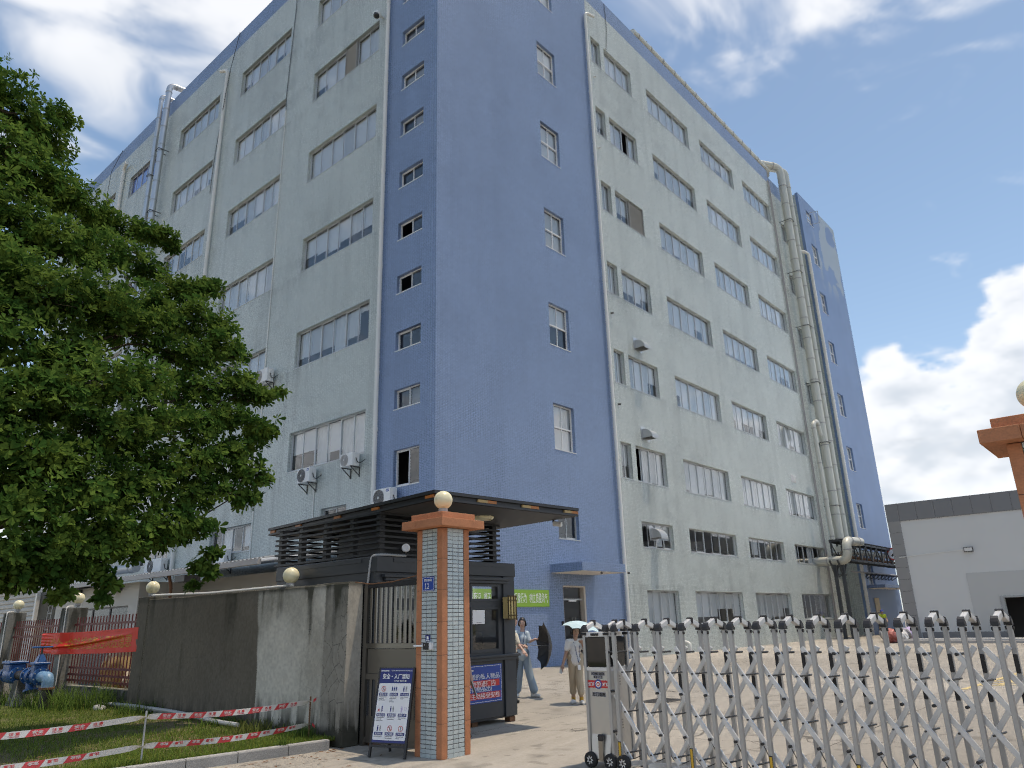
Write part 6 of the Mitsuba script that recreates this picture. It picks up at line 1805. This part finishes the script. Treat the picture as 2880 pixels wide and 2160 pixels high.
# the guard behind the tiled pillar
F4 = Figure('person', 8.68, 8.54, 'guard in dark clothes almost hidden behind the tiled pillar, one arm showing',
            dict(head=(-.22, 0, 1.60), neck=(-.22, 0.02, 1.45), chest=(-.22, 0.03, 1.25), pelvis=(-.20, 0.03, .90), shL=(-.37, .02, 1.36), shR=(-.08, .0, 1.36), elL=(-.40, .0, 1.1), wrL=(-.38, -.06, .88), elR=(-.035, .0, 1.10), wrR=(.0, -.06, .885),
                 hipL=(-.28, .03, .86), hipR=(-.13, .03, .86), knL=(-.28, .02, .46), knR=(-.115, .0, .46), anL=(-.28, .05, .08), anR=(-.10, .02, .08), toeL=(-.28, -.1, .03), toeR=(-.03, -.06, .03)), (0.3, 1), 'm_skin_b')
F4.body((('shL', 'elL', 'wrL', .5, -1), ('shR', 'elR', 'wrR', .6, 1)))
F4.head(tail=False)
F4.trousers('m_cloth_black', (.085, .07, .065), 0.02, 11)
F4.shirt('m_cloth_black', (('shL', 'elL', .6, .06), ('shR', 'elR', .55, .06)), 0.0, .0, (.125, .12), 12)
F4.shoe('L', 'm_rubber'); F4.shoe('R', 'm_rubber')
solo('tablet', bar(F4.P(.02, -.10, .80), F4.P(.095, -.12, .60), .012, .12, up=tuple(-HB + 0.3 * HR)), 'm_galv', 'pale clipboard in the hand of the guard behind the pillar', 'clipboard')

# worker in a bright vest by the far blue door
F5 = Figure('person', 59.2, 16.6, 'distant worker in a bright yellow green vest and blue helmet by the cream door',
            dict(head=(0, 0, 1.62), neck=(0, 0, 1.48), chest=(0, 0, 1.28), pelvis=(0, 0, .93), shL=(-.17, 0, 1.40), shR=(.17, 0, 1.40), elL=(-.22, -.05, 1.14), wrL=(-.18, -.2, 1.0), elR=(.22, -.05, 1.14), wrR=(.18, -.2, 1.0),
                 hipL=(-.08, 0, .88), hipR=(.08, 0, .88), knL=(-.1, 0, .47), knR=(.1, 0, .47), anL=(-.1, 0, .08), anR=(.1, 0, .08), toeL=(-.1, -.15, .03), toeR=(.1, -.15, .03)), (0, -1))
F5.body((('shL', 'elL', 'wrL', .5, -1), ('shR', 'elR', 'wrR', .5, 1)))
F5.head(tail=False)
F5.trousers('m_cloth_black'); F5.shirt('m_vest', (('shL', 'elL', .6, .06), ('shR', 'elR', .6, .06)), 0.0)
part(F5.k, 'helmet', lathe(F5.J['head'] + [0, 0, .03], [(0.14, 0), (0.115, .02), (.10, .08), (.05, .115), (0, .12)], n=16), 'm_tarp_blue', smooth=True)
# ------------------------------------------------------------------ tree on the verge
LOBES = [(2.9,11.5,2.55,0.45),(3.4,11.55,2.62,0.42),(4.05,11.8,2.85,0.42),(4.6,12.0,2.95,0.35),(5.2,12.25,3.0,0.3),(2.16,14.31,11.18,0.62),(2.73,14.41,10.94,0.53),(3.19,14.64,10.75,0.52),(2.45,13.98,9.86,0.78),(3.44,14.81,11.56,0.28),(3.16,13.91,9.45,0.64),(2.32,13.36,8.39,0.86),(3.72,14.80,10.11,0.32),(3.82,13.91,9.45,0.43),(3.09,13.23,8.20,0.73),(4.12,14.33,9.29,0.38),(4.45,14.41,9.47,0.39),(4.96,14.13,9.40,0.36),(5.38,14.10,9.40,0.27),(5.62,14.12,9.26,0.15),(4.47,13.63,8.54,0.50),(3.66,13.34,7.98,0.70),(2.49,12.85,7.11,0.89),(5.26,14.09,8.55,0.34),(5.67,13.61,8.06,0.40),(6.12,13.70,8.32,0.28),(6.40,13.68,8.49,0.20),(4.84,13.50,7.74,0.57),(3.88,12.78,6.98,0.69),(3.05,12.52,6.69,0.70),(2.44,12.45,5.96,0.87),(5.99,13.24,7.43,0.50),(6.47,13.15,7.32,0.24),(5.41,13.30,7.28,0.59),(4.59,13.03,6.74,0.67),(6.26,13.09,6.87,0.51),(6.71,13.02,6.82,0.21),(5.60,13.08,6.48,0.59),(6.66,12.77,6.30,0.34),(3.68,12.55,5.91,0.50),(5.99,12.93,5.97,0.53),(6.77,12.65,5.94,0.31),(7.18,12.64,6.02,0.24),(7.46,12.61,6.11,0.10),(4.11,12.05,5.35,0.67),(4.80,12.48,5.67,0.48),(3.41,12.10,5.04,0.70),(2.75,12.10,4.85,0.71),(6.48,12.68,5.46,0.44),(6.94,12.45,5.22,0.31),(7.25,12.40,5.23,0.11),(5.69,12.53,5.15,0.57),(4.95,12.31,4.85,0.60),(4.19,11.97,4.54,0.67),(3.37,11.68,4.09,0.62),(2.73,11.82,4.02,0.75),(6.60,12.54,4.78,0.40),(6.12,12.48,4.50,0.46),(6.85,12.41,4.39,0.31),(7.14,12.38,4.26,0.15),(5.41,12.39,4.26,0.56),(4.64,12.06,3.83,0.58),(3.81,11.64,3.52,0.59),(3.10,11.54,3.29,0.66),(6.69,12.43,3.98,0.30),(7.03,12.35,3.94,0.15),(6.20,12.39,3.92,0.36),(5.70,12.35,3.69,0.38),(5.07,12.16,3.32,0.48),(4.33,11.80,3.01,0.50),(3.61,11.56,2.85,0.47),(3.05,11.60,2.68,0.50),(5.98,12.34,3.35,0.26),(5.66,12.40,3.21,0.25),(4.84,12.13,2.86,0.30),(6.23,12.36,2.88,0.16),(6.25,12.33,2.56,0.12),(6.07,12.38,2.70,0.12),(6.04,12.42,2.36,0.06),(4.16,11.84,2.60,0.28),(4.39,11.73,2.35,0.13),(4.38,11.74,2.10,0.08),(3.69,11.62,2.42,0.24),(3.75,11.55,2.14,0.10),(3.22,11.55,2.27,0.20),(3.44,11.61,2.37,0.18),(1.62,14.16,8.97,1.07),(1.68,13.33,6.45,1.12),(1.91,12.61,4.43,0.99),(1.31,15.29,12.02,0.90)]
TR = thing('tree', 'large leafy tree with layered glossy green foliage filling the left side', 'tree')
RT = np.random.default_rng(21)
root = np.array([1.7, 13.6, 0.0])
trunk = [root, root + [0.05, 0.0, 1.5], root + [0.15, -0.05, 3.2], root + [0.1, 0.05, 5.5], root + [0.2, 0.2, 8.2], root + [0.3, 0.5, 10.8]]
part(TR, 'trunk', tube(bend(trunk, 0.6), np.linspace(0.26, 0.05, len(bend(trunk, 0.6))), 14), 'm_bark', smooth=True)
TP = np.array(bend(trunk, 0.6))
limb_groups = {}
twigs = []
for (x, y, z, r) in LOBES:
    c = np.array([x, y, z])
    far = np.linalg.norm(c[:2] - root[:2])
    zz = max(1.8, z - 0.35 * far - 0.3)
    s = TP[np.argmin(np.abs(TP[:, 2] - zz))]
    mid = s + (c - s) * 0.55 + np.array([0, 0, -0.10 * far + 0.05])
    mid += RT.normal(0, 0.12, 3)
    P = [(1 - t) ** 2 * s + 2 * t * (1 - t) * mid + t * t * c for t in np.linspace(0, 1, 9)]
    P = np.array(P); P[1:-1] += RT.normal(0, 0.035, P[1:-1].shape)
    if r > 0.45 or far > 4.6 and r > 0.2:
        part(TR, 'limb', tube(P, np.linspace(0.035 + 0.02 * far * (r > .6), 0.010, 9), 7), 'm_bark', smooth=True)
    for _ in range(int(4 + 16 * r)):
        d = RT.normal(0, 1, 3); d[2] = d[2] * 0.5; d /= np.linalg.norm(d)
        e = c + d * r * np.array([1, 1, .7]) * RT.uniform(.6, 1.0)
        twigs.append(tube([c + d * r * 0.1, (c + e) / 2 + RT.normal(0, .05 * r + .01, 3), e], [0.008, 0.005, 0.003], 4, False))
part(TR, 'twigs', cat(twigs), 'm_bark', stuff=True)
# rosettes of leaves
base, axis = [], []
for (x, y, z, r) in LOBES:
    n = int(20 + 620 * r ** 2.0)
    # several flat sprays in each lobe give the layered look
    lay_n = max(1, int(round(r * 5)))
    lz = RT.uniform(-0.75, 0.75, lay_n)
    d = RT.normal(0, 1, (n, 3)); d /= np.linalg.norm(d, axis=1, keepdims=True)
    rad = RT.uniform(0, 1, n) ** 0.42
    p = d * rad[:, None]
    w = RT.integers(0, lay_n, n)
    p[:, 2] = 0.6 * p[:, 2] + 0.4 * (lz[w] + RT.normal(0, 0.14, n))
    wob = 1 + 0.8 * (meshkit.noise(p * 2.2 + [x * 3, y * 3, z * 3]) - 0.5)
    p = p * wob[:, None]
    base.append(np.array([x, y, z]) + p * r * np.array([1.18, 1.18, 1.0]))
    a = d * np.array([1, 1, 0.45]) + [0, 0, 0.55] + RT.normal(0, .35, (n, 3))
    axis.append(a / np.linalg.norm(a, axis=1, keepdims=True))
base, axis = np.vstack(base), np.vstack(axis)
gap = 0.6 * meshkit.fbm(base * 1.25 + 5, 3, 9) + 0.4 * meshkit.fbm(base * 3.2 + 15, 2, 19)
keep = gap > 0.395
base, axis = base[keep], axis[keep]
NR, K = len(base), 8
# every rosette holds K obovate leaves around its axis
s = np.cross(axis, RT.normal(0, 1, (NR, 3))); s /= np.linalg.norm(s, axis=1, keepdims=True)
t = np.cross(axis, s)
ang = (np.arange(K)[None] * 2.399 + RT.uniform(0, 6.28, (NR, 1)))
el = np.clip(RT.normal(0.35, 0.35, (NR, K)), -0.5, 1.2)
dirs = (s[:, None] * np.cos(ang)[..., None] + t[:, None] * np.sin(ang)[..., None]) * np.cos(el)[..., None] + axis[:, None] * np.sin(el)[..., None]
dirs[..., 2] -= 0.12
dirs /= np.linalg.norm(dirs, axis=2, keepdims=True)
nrm = axis[:, None] - dirs * (axis[:, None] * dirs).sum(2, keepdims=True) + RT.normal(0, .18, (NR, K, 3))
nrm -= dirs * (nrm * dirs).sum(2, keepdims=True); nrm /= np.linalg.norm(nrm, axis=2, keepdims=True) + 1e-9
sid = np.cross(dirs, nrm)
L = RT.uniform(0.07, 0.15, (NR, K)) * RT.uniform(0.8, 1.15, (NR, 1))
o = base[:, None] + axis[:, None] * RT.uniform(-0.03, 0.03, (NR, K, 1)) + dirs * 0.008
prof = [(0.0, 0.0, 0.0), (0.45, 0.17, 0.012), (0.78, 0.23, 0.02), (1.0, 0.0, -0.05), (0.62, 0.0, -0.035)]
V = []
for f, w, h in ((0, 0, 0), (0.42, .15, .02), (0.75, .235, .03), (1.0, 0, -.06), (0.75, -.235, .03), (0.42, -.15, .02), (0.6, 0, -.04)):
    V.append(o + dirs * (L * f)[..., None] + sid * (L * w)[..., None] + nrm * (L * h)[..., None])
V = np.stack(V, 2).reshape(-1, 3)
f = np.array([[0, 1, 6], [1, 2, 6], [2, 3, 6], [3, 4, 6], [4, 5, 6], [5, 0, 6]])
F = (f[None] + (np.arange(NR * K) * 7)[:, None, None]).reshape(-1, 3)
part(TR, 'foliage', trimesh.Trimesh(V, F, process=False), 'm_leaf', True, stuff=True)
